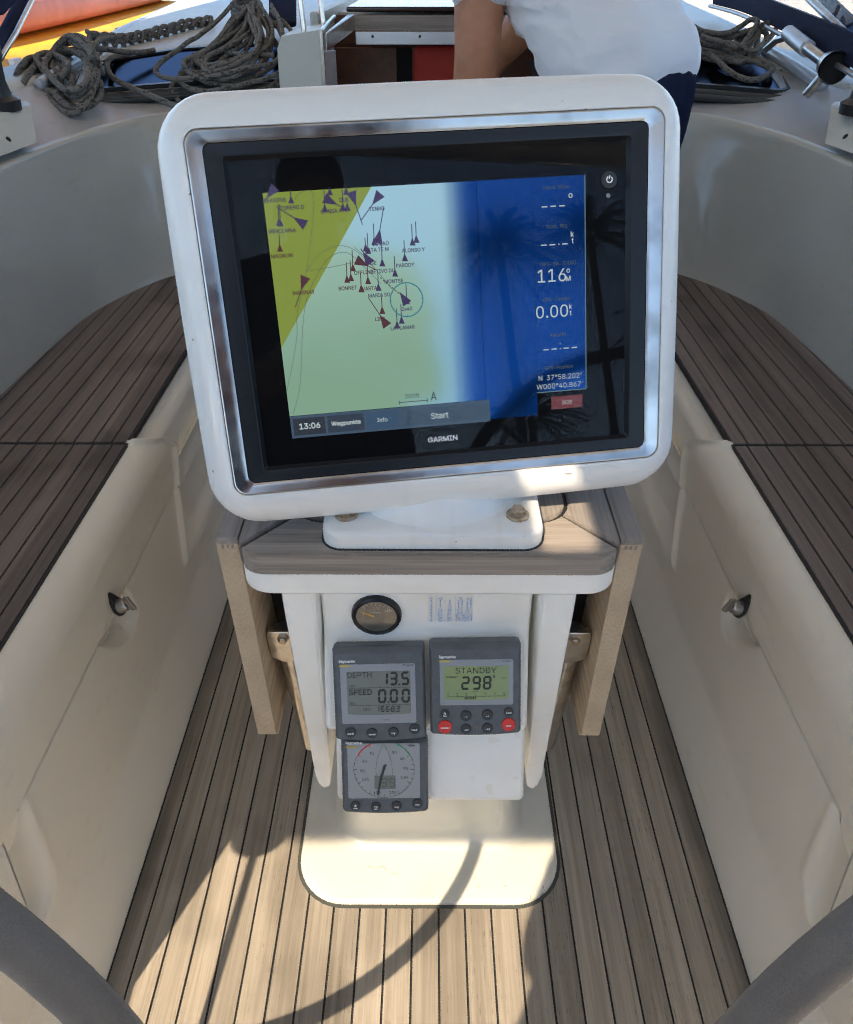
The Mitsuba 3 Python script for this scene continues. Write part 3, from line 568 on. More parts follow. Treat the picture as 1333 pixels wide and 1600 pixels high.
# fuel gauge
fg = thing('fuel_gauge', 'round black fuel gauge with an amber needle near empty', 'gauge')
GF = frame_of((-0.0625, 0.632, 0.5345), 2)
add('ring', lathe([(0.0300, -0.004), (0.0302, 0.003), (0.0292, 0.0065), (0.0268, 0.0080), (0.0248, 0.0072), (0.0238, 0.0050)], 40), 'black_plastic', fg, frame=GF)
add('face', lathe([(0.0240, 0.0030), (0.0240, 0.0058)], 40), 'gauge_face', fg, frame=GF)
tk = []
for k in range(9):
    a = math.radians(150-15*k); L = 0.004 if k % 2 == 0 else 0.0025
    tk.append(stroke([(0.0215*math.cos(a), 0.0215*math.sin(a)), ((0.0215-L)*math.cos(a), (0.0215-L)*math.sin(a))], 0.0008, 0.0060))
tk += [text('1/2', 0.0034, 0, 0.0118, 0.0060), text('1/1', 0.0034, 0.0138, 0.0088, 0.0060), text('0', 0.0034, -0.0158, 0.0020, 0.0060)]
tk.append(stroke([(-0.005, 0.0075), (0.005, 0.0075)], 0.0012, 0.0060))
add('markings', tk, 'print_grey', fg, frame=GF, smooth=False)
add('needle', flat([(-0.0185, 0.0078), (-0.0178, 0.0090), (-0.002, 0.0018), (-0.0032, -0.0006)], 0.0064, 0.0004), 'needle_amber', fg, frame=GF, smooth=False)
scene['gauge_glass'] = {'type': 'thindielectric', 'int_ior': 1.5}
add('glass', lathe([(0.0001, 0.0074), (0.0244, 0.0074)], 40), 'gauge_glass', fg, frame=GF)

# ---------------------------------------------------------------- the three square instruments
mm = 0.001
def instrument(name, label, cx, cy, w, h, roll, back, thick):
    o = IO+IX*cx*mm+IY*cy*mm; r = math.radians(roll)
    fr = (o, IX*math.cos(r)+IY*math.sin(r), -IX*math.sin(r)+IY*math.cos(r), IN)
    d = thing(name, label, 'instrument display')
    R = lambda s, z, t=0: rr((w-2*s)*mm, (h-2*s)*mm, 4*mm, 5, 0, z*mm, 0, 0, 8)
    def bow(m):
        m = m.copy(); v = np.asarray(m.vertices).copy()
        v[:, 1] -= np.where(v[:, 1] < 0, 1, 0)*0.0030*np.clip(-v[:, 1]/(h*mm/2), 0, 1)*(1-(v[:, 0]/(w*mm/2))**2); m.vertices = v; return m
    rings = []
    for ins, z in ((2, 0), (0.6, 1), (0, 3), (0, thick-6), (0.5, thick-4.5), (2.0, thick-1.4), (3.2, thick-0.3), (4.5, thick)):
        q = R(ins, back+z); top = np.clip(q[:, 1]/(h*mm/2), 0, 1)
        if z > thick-5: q[:, 1] -= top*(z-thick+5)*0.9*mm
        rings.append(q)
    add('case', bow(loft(rings, cap0=True, cap1=True)), 'device_grey', d, frame=fr, smooth=28)
    return d, fr, (back+thick)*mm, bow
def button(d, fr, z, x, y, r, txts, m='button_dark'):
    b = add('button', lathe([(r*mm, z-0.001), (r*mm, z+0.0012), ((r-0.5)*mm, z+0.0019), ((r-1.4)*mm, z+0.0016), (0.2*mm, z+0.0011)], 24, (x*mm, y*mm, 0)), m, d, frame=fr)
    out = []
    for s_, hh, dy in txts:
        if s_ == 'O': out.append(extr(LineString([(x*mm+1.1*mm*math.cos(t), (y+dy)*mm+1.1*mm*math.sin(t)) for t in np.linspace(0, 2*math.pi, 16)]).buffer(0.0003), 0.0002, z+0.0019))
        else: out.append(text(s_, hh*mm, x*mm, (y+dy-hh/2)*mm, z+0.0019, bold=True))
    add('legend', out, 'print_white', b, frame=fr, smooth=False)
def trim(d, fr, z, x0, x1, y0, y1, key='device_trim'):
    add('window_trim', plate((x1-x0)*mm, (y1-y0)*mm, 0.0009, 0.0022, 0.0004, (x0+x1)/2*mm, (y0+y1)/2*mm, z-0.0003), key, d, frame=fr)
def lcd(d, fr, z, x0, x1, y0, y1, key):
    return add('screen', extr(Polygon([(x0*mm, y1*mm), (x0*mm, y0*mm)]+[((x0+(x1-x0)*t)*mm, (y0-1.6*(1-(2*t-1)**2))*mm) for t in np.linspace(0.1, 0.9, 8)]+[(x1*mm, y0*mm), (x1*mm, y1*mm)]), 0.0003, z+0.0006), key, d, frame=fr, smooth=False)
def shadow_rim(d, fr, z, x0, x1, y0, y1):
    add('rim', extr(sbox(x0*mm, y0*mm, x1*mm, y1*mm).buffer(0.0011).difference(sbox(x0*mm, y0*mm, x1*mm, y1*mm).buffer(0.0003)), 0.0006, z), 'device_grey', d, frame=fr, smooth=False)
def brand(d, fr, z, x, y):
    add('maker_name', text('Raymarine', 3.3*mm, x*mm, (y-1.5)*mm, z+0.0002, 'l', True, 0.88), 'print_white', d, frame=fr, smooth=False)
    add('accent', stroke([(x*mm, (y-5.2)*mm), ((x+13)*mm, (y-5.2)*mm)], 0.0018, z+0.0007), 'print_yellow', d, frame=fr, smooth=False)
Zi = lambda z: z+0.0010

d, fr, z, _ = instrument('depth_display', 'square grey display reading depth 13.5 and speed 0.00, upper left of the panel', -59, -8.5, 110, 117, 1.4, 0, 25)
trim(d, fr, z, -46, 43.5, -37, 38); lcd(d, fr, z, -38.5, 37.5, -24.5, 29, 'lcd_grey'); brand(d, fr, z, -47, 41.5)
ink = [text('DEPTH', 6.6*mm, -37.2*mm, 21.4*mm, Zi(z), 'l'), text('SPEED', 6.8*mm, -36.5*mm, -0.2*mm, Zi(z), 'l', True, 0.96), text('FEET', 2.6*mm, -36*mm, 9.6*mm, Zi(z), 'l'), text('KTS', 2.6*mm, -35.5*mm, -12.4*mm, Zi(z), 'l'), text('LOG', 3.2*mm, -20*mm, -20*mm, Zi(z), 'l')]
ink += [stroke([(-38*mm, 8.4*mm), (37*mm, 8.6*mm)], 0.0003, Zi(z)), stroke([(-38*mm, -13.6*mm), (37*mm, -13.4*mm)], 0.0003, Zi(z))]
for ch, x in (('1', 1.0), ('3', 12.4), ('5', 26.2)): ink += seven(ch, 9.6*mm, 17*mm, x*mm, 11*mm, Zi(z), 2.7*mm, 0.05)
for ch, x in (('0', -2.0), ('0', 12.0), ('0', 26.2)): ink += seven(ch, 10.2*mm, 17.5*mm, x*mm, -11*mm, Zi(z), 2.8*mm, 0.03)
for x, y in ((23.6, 11), (9.7, -11)): ink.append(flat([(x*mm, y*mm), ((x+1.9)*mm, y*mm), ((x+1.9)*mm, (y+2.2)*mm), (x*mm, (y+2.2)*mm)], Zi(z)))
for k, ch in enumerate('16683'): ink += seven(ch, 4.5*mm, 7.6*mm, (-5.2+6.1*k)*mm, -22.3*mm, Zi(z), 1.15*mm, 0.05)
ink.append(flat([(18.6*mm, -22.3*mm), (19.4*mm, -22.3*mm), (19.4*mm, -21.4*mm), (18.6*mm, -21.4*mm)], Zi(z)))
add('readout', ink, 'lcd_ink', d, frame=fr, smooth=False)
add('title', [text('TRIDATA', 2.1*mm, 42*mm, 34.6*mm, z+0.0007, 'r'), text('tidal nav', 1.5*mm, 4*mm, -33*mm, z+0.0007, 'l')], 'print_black', d, frame=fr, smooth=False)
for x, y, s_ in ((-36, -48, 'depth'), (-10.3, -49.2, 'speed'), (15.5, -48.4, 'trip'), (41, -44.6, 'reset')): button(d, fr, z, x, y, 6.4, [(s_, 2.1, -0.8)])

d, fr, z, _ = instrument('autopilot_control', 'square grey autopilot control reading standby 298 with two red buttons', 56, -2.2, 109.5, 115, 1.0, 0, 25)
trim(d, fr, z, -42.5, 45, -19.5, 37.5); lcd(d, fr, z, -38, 39.5, -11.6, 29.5, 'lcd_green'); brand(d, fr, z, -43, 41)
ink = [text('STANDBY', 7.0*mm, 0.6*mm, 20.6*mm, Zi(z), 'm', False, 1.08), text('STANDBY', 2.1*mm, -28*mm, 15.2*mm, Zi(z), 'm', True), text('rudder', 1.6*mm, 0, -3.0*mm, Zi(z))]
for ch, x in (('2', -17.5), ('9', -4.2), ('8', 8.4)): ink += seven(ch, 10*mm, 17*mm, x*mm, 0, Zi(z), 2.6*mm, 0.06)
ink.append(extr(LineString([((22+1.1*math.cos(t))*mm, (16.5+1.3*math.sin(t))*mm) for t in np.linspace(0, 6.3, 12)]).buffer(0.0004), 0.0002, Zi(z)))
ink.append(stroke([(-33*mm, -8.2*mm), (37*mm, -8.2*mm)], 0.0004, Zi(z)))
for k, x in enumerate((-33, -22, -11, 0, 11.5, 23, 34)): ink += [stroke([(x*mm, -8.2*mm), (x*mm, -5.6*mm)], 0.0005, Zi(z)), text(('30', '20', '10', '0', '10', '20', '30')[k], 1.5*mm, x*mm, -5.2*mm, Zi(z)) if k != 3 else stroke([(x*mm, -5.6*mm), (x*mm, -4.6*mm)], 0.0005, Zi(z))]
for k in range(7): ink.append(stroke([((-13+2.1*k)*mm, -12.0*mm), ((-13+2.1*k)*mm, -8.9*mm)], 0.0012, Zi(z)))
add('readout', ink, 'lcd_ink', d, frame=fr, smooth=False)
add('title', [text('Autopilot', 2.0*mm, 43*mm, 34.2*mm, z+0.0007, 'r'), text('AUTO', 1.8*mm, 33*mm, 13.4*mm, Zi(z))], 'lcd_ghost', d, frame=fr, smooth=False)
for x, y, r, t_, m in ((-37, -30.4, 5.6, [('O', 2, 1.2), ('disp', 1.8, -2.0)], 'button_dark'), (-11.7, -32.8, 6.6, [('-1', 2.4, -0.8)], 'button_dark'), (14.2, -32, 6.6, [('+1', 2.4, -0.8)], 'button_dark'), (39.6, -28.6, 5.6, [('track', 2.0, -0.8)], 'button_dark'),
                       (-37, -46.6, 8.5, [('standby', 2.1, -0.8)], 'button_red'), (-11.7, -49.8, 6.4, [('-10', 2.2, -0.6)], 'button_dark'), (14.2, -49, 6.4, [('+10', 2.2, -0.6)], 'button_dark'), (39.4, -44.8, 8.4, [('auto', 2.2, -0.8)], 'button_red')):
    button(d, fr, z, x, y, r, t_, m)

d, fr, z, _ = instrument('wind_display', 'square grey wind instrument with a round dial, lowest on the panel', -54, -120.5, 107, 97, 0.6, -6, 20)
trim(d, fr, z, -45.5, 43.5, -28.5, 44, 'dial_face')
cx, cy, R0 = -0.6, 10.0, 37.5
pt = lambda a, r: ((cx+r*math.sin(math.radians(a)))*mm, (cy+r*math.cos(math.radians(a)))*mm)
arc = lambda a0, a1, r, w: extr(LineString([pt(a, r) for a in np.linspace(a0, a1, 30)]).buffer(w/2*mm, cap_style=2), 0.0002, z+0.0007)
clip_top = [a for a in range(20, 341, 10)]
ink = [arc(25, 335, R0, 0.35)]+[stroke([pt(a, R0), pt(a, R0-(4.5 if a % 30 == 0 else 2.4))], (0.6 if a % 30 == 0 else 0.4)*mm, z+0.0007) for a in range(60, 301, 10)]
for s_, x, y in (('30', -15.4, 31), ('60', -24.5, 21), ('90', -27.4, 8.2), ('120', -24, -3.6), ('30', 12.4, 32), ('60', 22, 24), ('90', 26, 11), ('120', 24, -1), ('150', 10, -20.5), ('150', -10, -21)): ink.append(text(s_, 3.4*mm, x*mm, (y-1.6)*mm, z+0.0007))
for sx in (-1, 1): ink.append(stroke([((cx+sx*x)*mm, y*mm) for x, y in ((0.5, 43), (5, 33), (8.5, 22), (10, 12), (10, 3))], 0.00035, z+0.0007))
add('scale', ink, 'print_black', d, frame=fr, smooth=False)
add('port_arc', [arc(-60, -24, R0-0.6, 1.5)]+[stroke([pt(a, R0-0.5), pt(a, R0-4)], 0.0007, z+0.0008) for a in (-60, -30)], 'print_red', d, frame=fr, smooth=False)
add('starboard_arc', [arc(24, 60, R0-0.6, 1.5)]+[stroke([pt(a, R0-0.5), pt(a, R0-4)], 0.0007, z+0.0008) for a in (60, 30)], 'print_green', d, frame=fr, smooth=False)
lc = add('screen', extr(sbox(-12.8*mm, -16*mm, 13.4*mm, 2*mm), 0.0002, z+0.0007), 'lcd_grey', d, frame=fr, smooth=False)
add('readout', sum([seven(c_, 8*mm, 12*mm, x*mm, -13.4*mm, z+0.0010, 1.7*mm, 0.03) for c_, x in (('3', -5), ('9', 5))], []), 'lcd_ghost', d, frame=fr, smooth=False)
add('needle', extr(Polygon([(2.2*mm, 16.6*mm), (-0.6*mm, 15.6*mm), (-5.6*mm, -1*mm), (-9.6*mm, -23*mm), (-8.2*mm, -23*mm), (-3.0*mm, 0)]).buffer(0.0004), 0.0005, z+0.0014), 'button_dark', d, frame=fr, smooth=False)
add('title', text('WIND', 2.4*mm, 38*mm, 40*mm, z+0.0007, 'r', True), 'print_black', d, frame=fr, smooth=False)
brand(d, fr, z+0.0006, -47, 44.8)
for x, y, t_ in ((-37, -38.6, [('O', 2, 1.2), ('disp', 1.8, -2.2)]), (-11.5, -39.8, [('true', 1.8, 0.9), ('app', 1.8, -2.0)]), (14.2, -38.6, [('vmg', 2.0, -0.8)]), (40, -35.6, [('tack', 2.0, -0.8)])): button(d, fr, z, x, y, 6.2, t_)

# ---------------------------------------------------------------- chart plotter in its swivelling pod
pod = thing('chart_plotter', 'large chart plotter in a white rounded pod showing boats on a chart', 'chart plotter')
PF = frame_of((0.006, 0.688, 0.889), 20.6, 7.4, 1.4)
nS = 14
ringp = lambda w, h, r, z, bulge=0.0: rr(w*mm, h*mm, r*mm, 8, bulge, z*mm, (6-4*min(1, max(0, (w-447)/36 if z > -60 else 1)))*mm, (1-2*min(1, max(0, (w-447)/36 if z > -60 else 1)))*mm, nS)
def ro(w, h, r, z, k, b=0.0): return rr(w*mm, h*mm, r*mm, 8, b, z*mm, (6-1.5*k)*mm, (1-0.8*k)*mm, nS)
O_ = [ro(441.5, 334.5, 13.6, -10, 0), ro(441, 334, 13.4, 1.4, 0), ro(442, 335, 14, 2.5, 0), ro(446, 340, 17, 2.8, .1), ro(459, 358, 26, 1.0, .3, .003), ro(473, 377, 36, -4.5, .55, .006), ro(484, 391, 44, -12, .8, .009), ro(491, 401, 49, -21, 1, .011), ro(494, 405, 51, -31, 1, .012), ro(493, 404, 51, -39, 1, .012), ro(484, 394, 55, -51, 1, .012), ro(446, 348, 70, -86, 1, .012), ro(330, 240, 70, -125, 1, .01), ro(200, 140, 50, -140, 1)]
add('shell', loft(O_, cap1=True), 'gelcoat_pod', pod, frame=PF, smooth=50)
off = 2.0*mm*0
sr = lambda w, h, r, z: rr(w*mm, h*mm, r*mm, 8, 0, z*mm, 6*mm, 1*mm, nS)
add('steel_bezel', loft([sr(440, 333, 13, -4), sr(440, 333, 13, 1.6), sr(439.4, 332.4, 12.8, 2.2), sr(438, 331, 12.4, 2.5), sr(436, 329.4, 12, 2.4), sr(422, 318.5, 9, 1.5), sr(411.6, 311.6, 7.4, 0.6), sr(410.8, 310.8, 7, 0.0), sr(410.6, 310.6, 7, -8)]), 'bezel_steel', pod, frame=PF, smooth=50)
add('black_bezel', loft([sr(413, 313, 7, -9), sr(411, 311, 7, -0.6), sr(409.6, 309.6, 7, 0.0), sr(405, 305, 6, -0.2), sr(381, 291, 4, -0.4), sr(378, 288, 3, -1.0), sr(374, 284, 2.5, -4.5), sr(371.5, 281.5, 2, -6.4)]), 'black_plastic', pod, frame=PF, smooth=30)
gx, gy = 7*mm, 0.0
add('glass_back', extr(sbox(gx-0.187, gy-0.142, gx+0.187, gy+0.142), 0.002, -0.0090), 'deep_black', pod, frame=PF, smooth=False)
glass = trimesh.creation.extrude_polygon(sbox(gx-0.1868, gy-0.1418, gx+0.1868, gy+0.1418), 0.0001, engine='earcut')
gv = tm([(gx-0.1868, -0.1418, 0), (gx+0.1868, -0.1418, 0), (gx+0.1868, 0.1418, 0), (gx-0.1868, 0.1418, 0)], [(0, 1, 2), (0, 2, 3)])
Zs = -0.0068
def glow(name, mesh, fn_or_rgb, z=None, parent=None, uv=None, face='print_black'):
    r = fn_or_rgb if isinstance(fn_or_rgb, dict) else rgb(*[GLOW*c for c in fn_or_rgb])
    return add(name, mesh, face, parent or pod, smooth=False, frame=PF, emitter={'type': 'area', 'radiance': r}, **({'uv': uv} if uv is not None else {}))
# the display: chart, menu bar and data column, as lit sheets and glyphs a fraction of a millimetre apart
xl, xr_, yb, yt = -0.152, 0.152, -0.114, 0.114
display = pod+'__display'; tag(display, 'lit colour screen with a chart and a dark right column')
def sheet2(x0, x1, y0, y1, z, nx=1):
    v = [(x, y, z) for x in np.linspace(x0, x1, nx+1) for y in (y0, y1)]
    f = []
    for k in range(nx): f += [(2*k, 2*k+2, 2*k+3), (2*k, 2*k+3, 2*k+1)]
    return tm(v, f)
def poly2(P, z): return flat(P, z, 0.00004)
xf = 0.0095
def fade(p, n, uv):
    g = mikit.smoothstep(0.15, 0.95, uv.y)
    t = mikit.smoothstep(0.0, 0.95, uv.x)
    stripe = 0.82+0.18*mikit.noise(uv.x*26, 0.5)
    c = mikit.mix(mikit.mix((0.215, 0.36, 0.255), (0.31, 0.485, 0.41), g), (0.03, 0.10, 0.16), t)
    return c*(1-0.985*t)*dr.lerp(1.0, stripe, dr.clip(t*4, 0, 1))*GLOW
def wash(p, n, uv):
    g = mikit.smoothstep(0.15, 0.95, uv.y)
    return mikit.mix((0.215, 0.36, 0.255), (0.31, 0.485, 0.41), g)*GLOW
def wsheet(x0, x1, z):
    v = [(x0, -0.0915, z), (x1, -0.0915, z), (x1, yt, z), (x0, yt, z)]
    return tm(v, [(0, 1, 2), (0, 2, 3)]), [(0, 0), (1, 0), (1, 1), (0, 1)]
m, uv = wsheet(xl, xf, Zs); glow('sea_area', m, P3(wash), parent=display, uv=uv, face='lcd_coat')
m, uv = wsheet(xf, 0.046, Zs); glow('sea_area', m, P3(fade), parent=display, uv=uv, face='lcd_coat')
land = [(xl, yt), (-0.0523, 0.1144), (-0.0996, 0.0475), (-0.1507, -0.0211)]
land = [(max(x, xl), min(y, yt)) for x, y in land]; land[-1] = (xl, land[-1][1]-0.004)
mid = land[1][1]-0.052
glow('land_area', poly2(land, Zs+0.0001), (0.185, 0.245, 0.022), parent=display)
glow('menu_bar', sheet2(xl, 0.050, yb, -0.0918, Zs+0.0001), (0.030, 0.062, 0.105), parent=display)
glow('menu_key', [sheet2(-0.1495, -0.1178, -0.1115, -0.0945, Zs+0.0002)], (0.008, 0.014, 0.024), parent=display)
glow('menu_key', [sheet2(-0.1155, -0.0790, -0.1115, -0.0945, Zs+0.0002)], (0.013, 0.026, 0.048), parent=display)
glow('menu_key', [sheet2(-0.0765, -0.0445, -0.1115, -0.0945, Zs+0.0002)], (0.022, 0.058, 0.115), parent=display)
glow('menu_key', [poly2([(-0.0370, -0.1115), (-0.0345, -0.0950), (0.049, -0.0950), (0.049, -0.1115)], Zs+0.0002)], (0.022, 0.048, 0.082), parent=display)
glow('dark_area', [sheet2(0.0465, 0.100, -0.112, yt, Zs)], (0.0008, 0.004, 0.014), parent=display, face='lcd_coat')
glow('data_column', [sheet2(0.1003, xr_-0.0008, -0.0885, yt, Zs)], (0.0008, 0.0020, 0.0040), parent=display, face='lcd_coat')
glow('column_edge', [sheet2(xr_-0.0008, xr_, -0.0885, yt, Zs+0.0001), sheet2(0.100, xr_, -0.0895, -0.0887, Zs+0.0001)], (0.10, 0.19, 0.22), parent=display)
glow('alarm_key', sheet2(0.1145, 0.1475, -0.1075, -0.0945, Zs+0.0001), (0.115, 0.018, 0.022), parent=display)
za = Zs+0.0005
wt = []
def W(s_, h, x, y, an='m', b=False, sq=1.0): wt.append(text(s_, h*mm, x*mm, (y-h/2)*mm, za, an, b, sq, t=0.0001))
W('13:06', 5.6, -133.3, -102.6, b=True); W('Wegpunkte', 4.0, -97, -102.6, b=True); W('Info', 4.0, -60.5, -102.8); W('Start', 6.0, -2, -103.4)
glow('menu_text', wt, (0.50, 0.58, 0.58), parent=display); wt = []
W('Sch.b. Wi.w.', 3.4, 123.6, 104.6, sq=1.0); W('Schb. Wg.', 3.4, 123.6, 69.6); W('GPS-Stk. (COG)', 3.4, 124, 35.4); W('GPS-Tempo', 3.4, 121.6, 2.0); W('Ankunft', 3.4, 122.4, -32.6); W('GPS-Position', 3.4, 123, -64.8); 
glow('captions', wt, (0.055, 0.085, 0.105), parent=display); wt = []
W('116', 12, 117.5, 24.5); W('0.00', 11.5, 117, -9.6); W('M', 4.6, 134, 20.6, b=True); W('o', 4.8, 134, 28.6, b=True); W('k', 4.6, 136, -6.0, b=True); W('t', 4.6, 136, -12.2, b=True); W('o', 5.4, 137.2, 97, b=True); W('k', 4.6, 138.6, 61.5, b=True); W('t', 4.6, 138.8, 55.6, b=True)
for y, xs_ in ((87.6, (111.5, 120, 128.6)), (53, (110, 118.6, 131)), (-46.5, (110, 118.6, 131, 139.4))):
    for x in xs_: wt.append(stroke([((x-2.8)*mm, y*mm), ((x+2.8)*mm, y*mm)], 0.0011, za, 0.0001))
for x, y in ((125, 53), (125, -46.5), (125, -41.5)): wt.append(flat([((x-.6)*mm, (y-.6)*mm), ((x+.6)*mm, (y-.6)*mm), ((x+.6)*mm, (y+.6)*mm), ((x-.6)*mm, (y+.6)*mm)], za, 0.0001))
W("N  37\u00b058.202'", 5.0, 124, -74.6, sq=0.98); W("W000\u00b040.867'", 5.0, 123.6, -83.4, sq=1.0)
W('SOS', 4.0, 131, -101.2)
glow('figures', wt, (0.40, 0.48, 0.47), parent=display)
purple, maroon, thin = [], [], []
def tri(x, y, top, m, w=34, h=46):
    b0 = np.array(S_(x-w/2, y)); b1 = np.array(S_(x+w/2, y)); a = np.array(S_(x-3, y-h)); m.append(flat([b0, b1, a], za, 0.0001))
    if top is not None: m.append(stroke([a*0.7+(b0+b1)/2*0.3, np.array(S_(x-6, top))], 0.0008, za, 0.0001))
def tilt_tri(x, y, ang, L, m, w=34, h=46):
    c = np.array(S_(x, y)); u = np.array([math.sin(math.radians(ang)), math.cos(math.radians(ang))]); v = np.array([u[1], -u[0]])
    m.append(flat([c-u*.006+v*.0048, c+u*.007, c-u*.006-v*.0048], za, 0.0001)); m.append(stroke([c, c+u*L], 0.0008, za, 0.0001))
def S_(x, y):
    """chart drawing units (x right, y down, as measured off the display) to metres on the screen"""
    q = _H@np.array([x, y, 1.0]); return (q[0]/q[2], q[1]/q[2])
_H = np.array([[0.00016159694, -1.0103967e-05, -0.16057245], [-1.1330361e-05, -0.00015462789, 0.13667597], [-2.5264074e-05, -5.9824863e-05, 1.0]])
for x, y, t_ in ((235, 208, 130), (175, 338, 215), (167, 334, 212), (425, 256, 135), (453, 162, 118), (545, 160, 118), (527, 250, 130), (552, 250, 185)): tri(x, y, t_, purple)
for x, y, t_ in ((703, 442, 322), (668, 492, 375), (655, 478, 402), (918, 445, 325), (940, 430, 310), (875, 533, 415), (748, 562, 440), (820, 620, 503), (727, 700, 590), (832, 912, 800), (857, 885, 775), (886, 775, 662)): tri(x, y, t_, purple)
for x, y, t_ in ((172, 480, 372), (583, 590, 470), (550, 655, 540), (572, 645, 528), (668, 662, 555), (630, 708, 600), (748, 830, 730)): tri(x, y, t_, maroon)
for x, y, a, L, m in ((122, 145, 225, .011, purple), (283, 310, 305, .024, purple), (455, 195, 120, .018, purple), (585, 180, 165, .024, purple), (715, 182, 222, .024, purple), (727, 395, 15, .026, purple), (660, 515, 330, .010, purple), (632, 542, 120, .014, maroon), (303, 655, 205, .024, maroon), (755, 868, 330, .026, maroon), (868, 742, 330, .007, purple)): tilt_tri(x, y, a, L, m)
def lab(s_, x, y, m, h=3.3):
    X0, Y0 = S_(x, y); m.append(text(s_, h*mm, X0, Y0-h/2*mm, za, 'm', True, 0.95, t=0.0001))
for s_, x, y in (('SEASONS', 142, 190), ('TORERO D', 240, 231), ('MERCI MAA', 184, 362), ('DUE', 532, 187), ('CONSA ATA', 478, 250), ('TENRO', 716, 238), ('LUMAO', 738, 434), ('ZATA TE M', 716, 468), ('PARODY', 876, 555), ('ALONSO Y', 922, 470), ('JORGE', 672, 545), ('RETIVO DU', 750, 588), ('MONTSE', 812, 645), ('MARIA SO', 730, 724), ('LA FLAMAR', 862, 907), ('2x40', 886, 801)): lab(s_, x, y, purple)
for s_, x, y in (('MAGNUM', 182, 503), ('MARINAR', 305, 709), ('BONNET', 553, 684), ('VARTA', 676, 686), ('OFFLINE', 642, 596), ('LINA', 736, 858)): lab(s_, x, y, maroon)
def trk(P, w=0.00042): thin.append(stroke([S_(*p) for p in spline(P, 6)], w, za-0.0001, 0.0001))
trk([(345, 132), (362, 190), (348, 380), (325, 560), (298, 690), (268, 830), (266, 960), (236, 1140), (210, 1262)])
trk([(325, 582), (400, 490), (505, 446), (600, 476), (700, 570), (790, 672), (880, 740)])
trk([(318, 590), (460, 566), (600, 538)]); trk([(590, 455), (640, 500), (740, 615), (800, 690)])
trk([(246, 1395), (285, 1220), (300, 900), (330, 720), (420, 545), (490, 490), (560, 490), (640, 560), (740, 660)])
trk([(255, 185), (280, 150), (325, 132)])
for k in range(9):
    t = k/8; thin.append(stroke([S_(735+130*t, 625+110*t), S_(735+130*t+8, 625+110*t+7)], 0.0012, za, 0.0001))
glow('purple_vessels', purple, (0.032, 0.016, 0.078), parent=display); glow('maroon_vessels', maroon, (0.060, 0.010, 0.018), parent=display); glow('tracks', thin, (0.085, 0.085, 0.065), parent=display)
rc = np.array(S_(884, 750)); ringc = [extr(LineString([tuple(rc+0.0158*np.array([math.cos(t), math.sin(t)])) for t in np.linspace(0, 2*math.pi, 60)]).buffer(0.0005), 0.0001, za)]
for k in range(12):
    a = math.radians(30*k); ringc.append(stroke([tuple(rc+0.0158*np.array([math.cos(a), math.sin(a)])), tuple(rc+0.0143*np.array([math.cos(a), math.sin(a)]))], 0.0006, za, 0.0001))
glow('compass_ring', ringc, (0.012, 0.16, 0.21), parent=display)
X0, Y0 = S_(922, 1322); sb = [stroke([(X0-.0142, Y0), (X0+.0142, Y0)], 0.0007, za, 0.0001), stroke([(X0-.0142, Y0-.002), (X0-.0142, Y0+.002)], 0.0007, za, 0.0001), stroke([(X0+.0142, Y0-.002), (X0+.0142, Y0+.002)], 0.0007, za, 0.0001), text('300ft', 4.2*mm, X0-.001, Y0+.0036, za, t=0.0001), extr(LineString([(X0+.0185, Y0), (X0+.0208, Y0+.0075), (X0+.0231, Y0)]).buffer(0.0005), 0.0001, za), stroke([(X0+.0190, Y0+.0022), (X0+.0226, Y0+.0022)], 0.0008, za, 0.0001)]
glow('scale_bar', sb, (0.020, 0.045, 0.065), parent=display)
# cover glass, maker's name, power key
add('cover_glass', at(gv, (0, 0, -0.0060)), 'screen_glass', pod, frame=PF, smooth=False)
add('maker_name', text('GARMIN', 5.0*mm, -0.5*mm, -130.2*mm, -0.0058, 'm', True, 1.1), 'print_white', pod, frame=PF, smooth=False)
pk = add('power_key', lathe([(0.0078, -0.0062), (0.0078, -0.0050), (0.0070, -0.0046), (0.005, -0.0048)], 28, (0.1751, 0.1082, 0)), 'black_satin', pod, frame=PF)
add('legend', [extr(LineString([(0.1751+0.0027*math.sin(t), 0.1082+0.0027*math.cos(t)) for t in np.linspace(0.6, 2*math.pi-0.6, 20)]).buffer(0.00055), 0.0002, -0.0045), stroke([(0.1751, 0.1086), (0.1751, 0.1118)], 0.0011, -0.0045)], 'print_white', pk, frame=PF, smooth=False)
add('light_sensor', lathe([(0.0022, -0.0061), (0.0018, -0.0056)], 14, (0.1745, 0.0942, 0)), 'print_grey', pod, frame=PF)
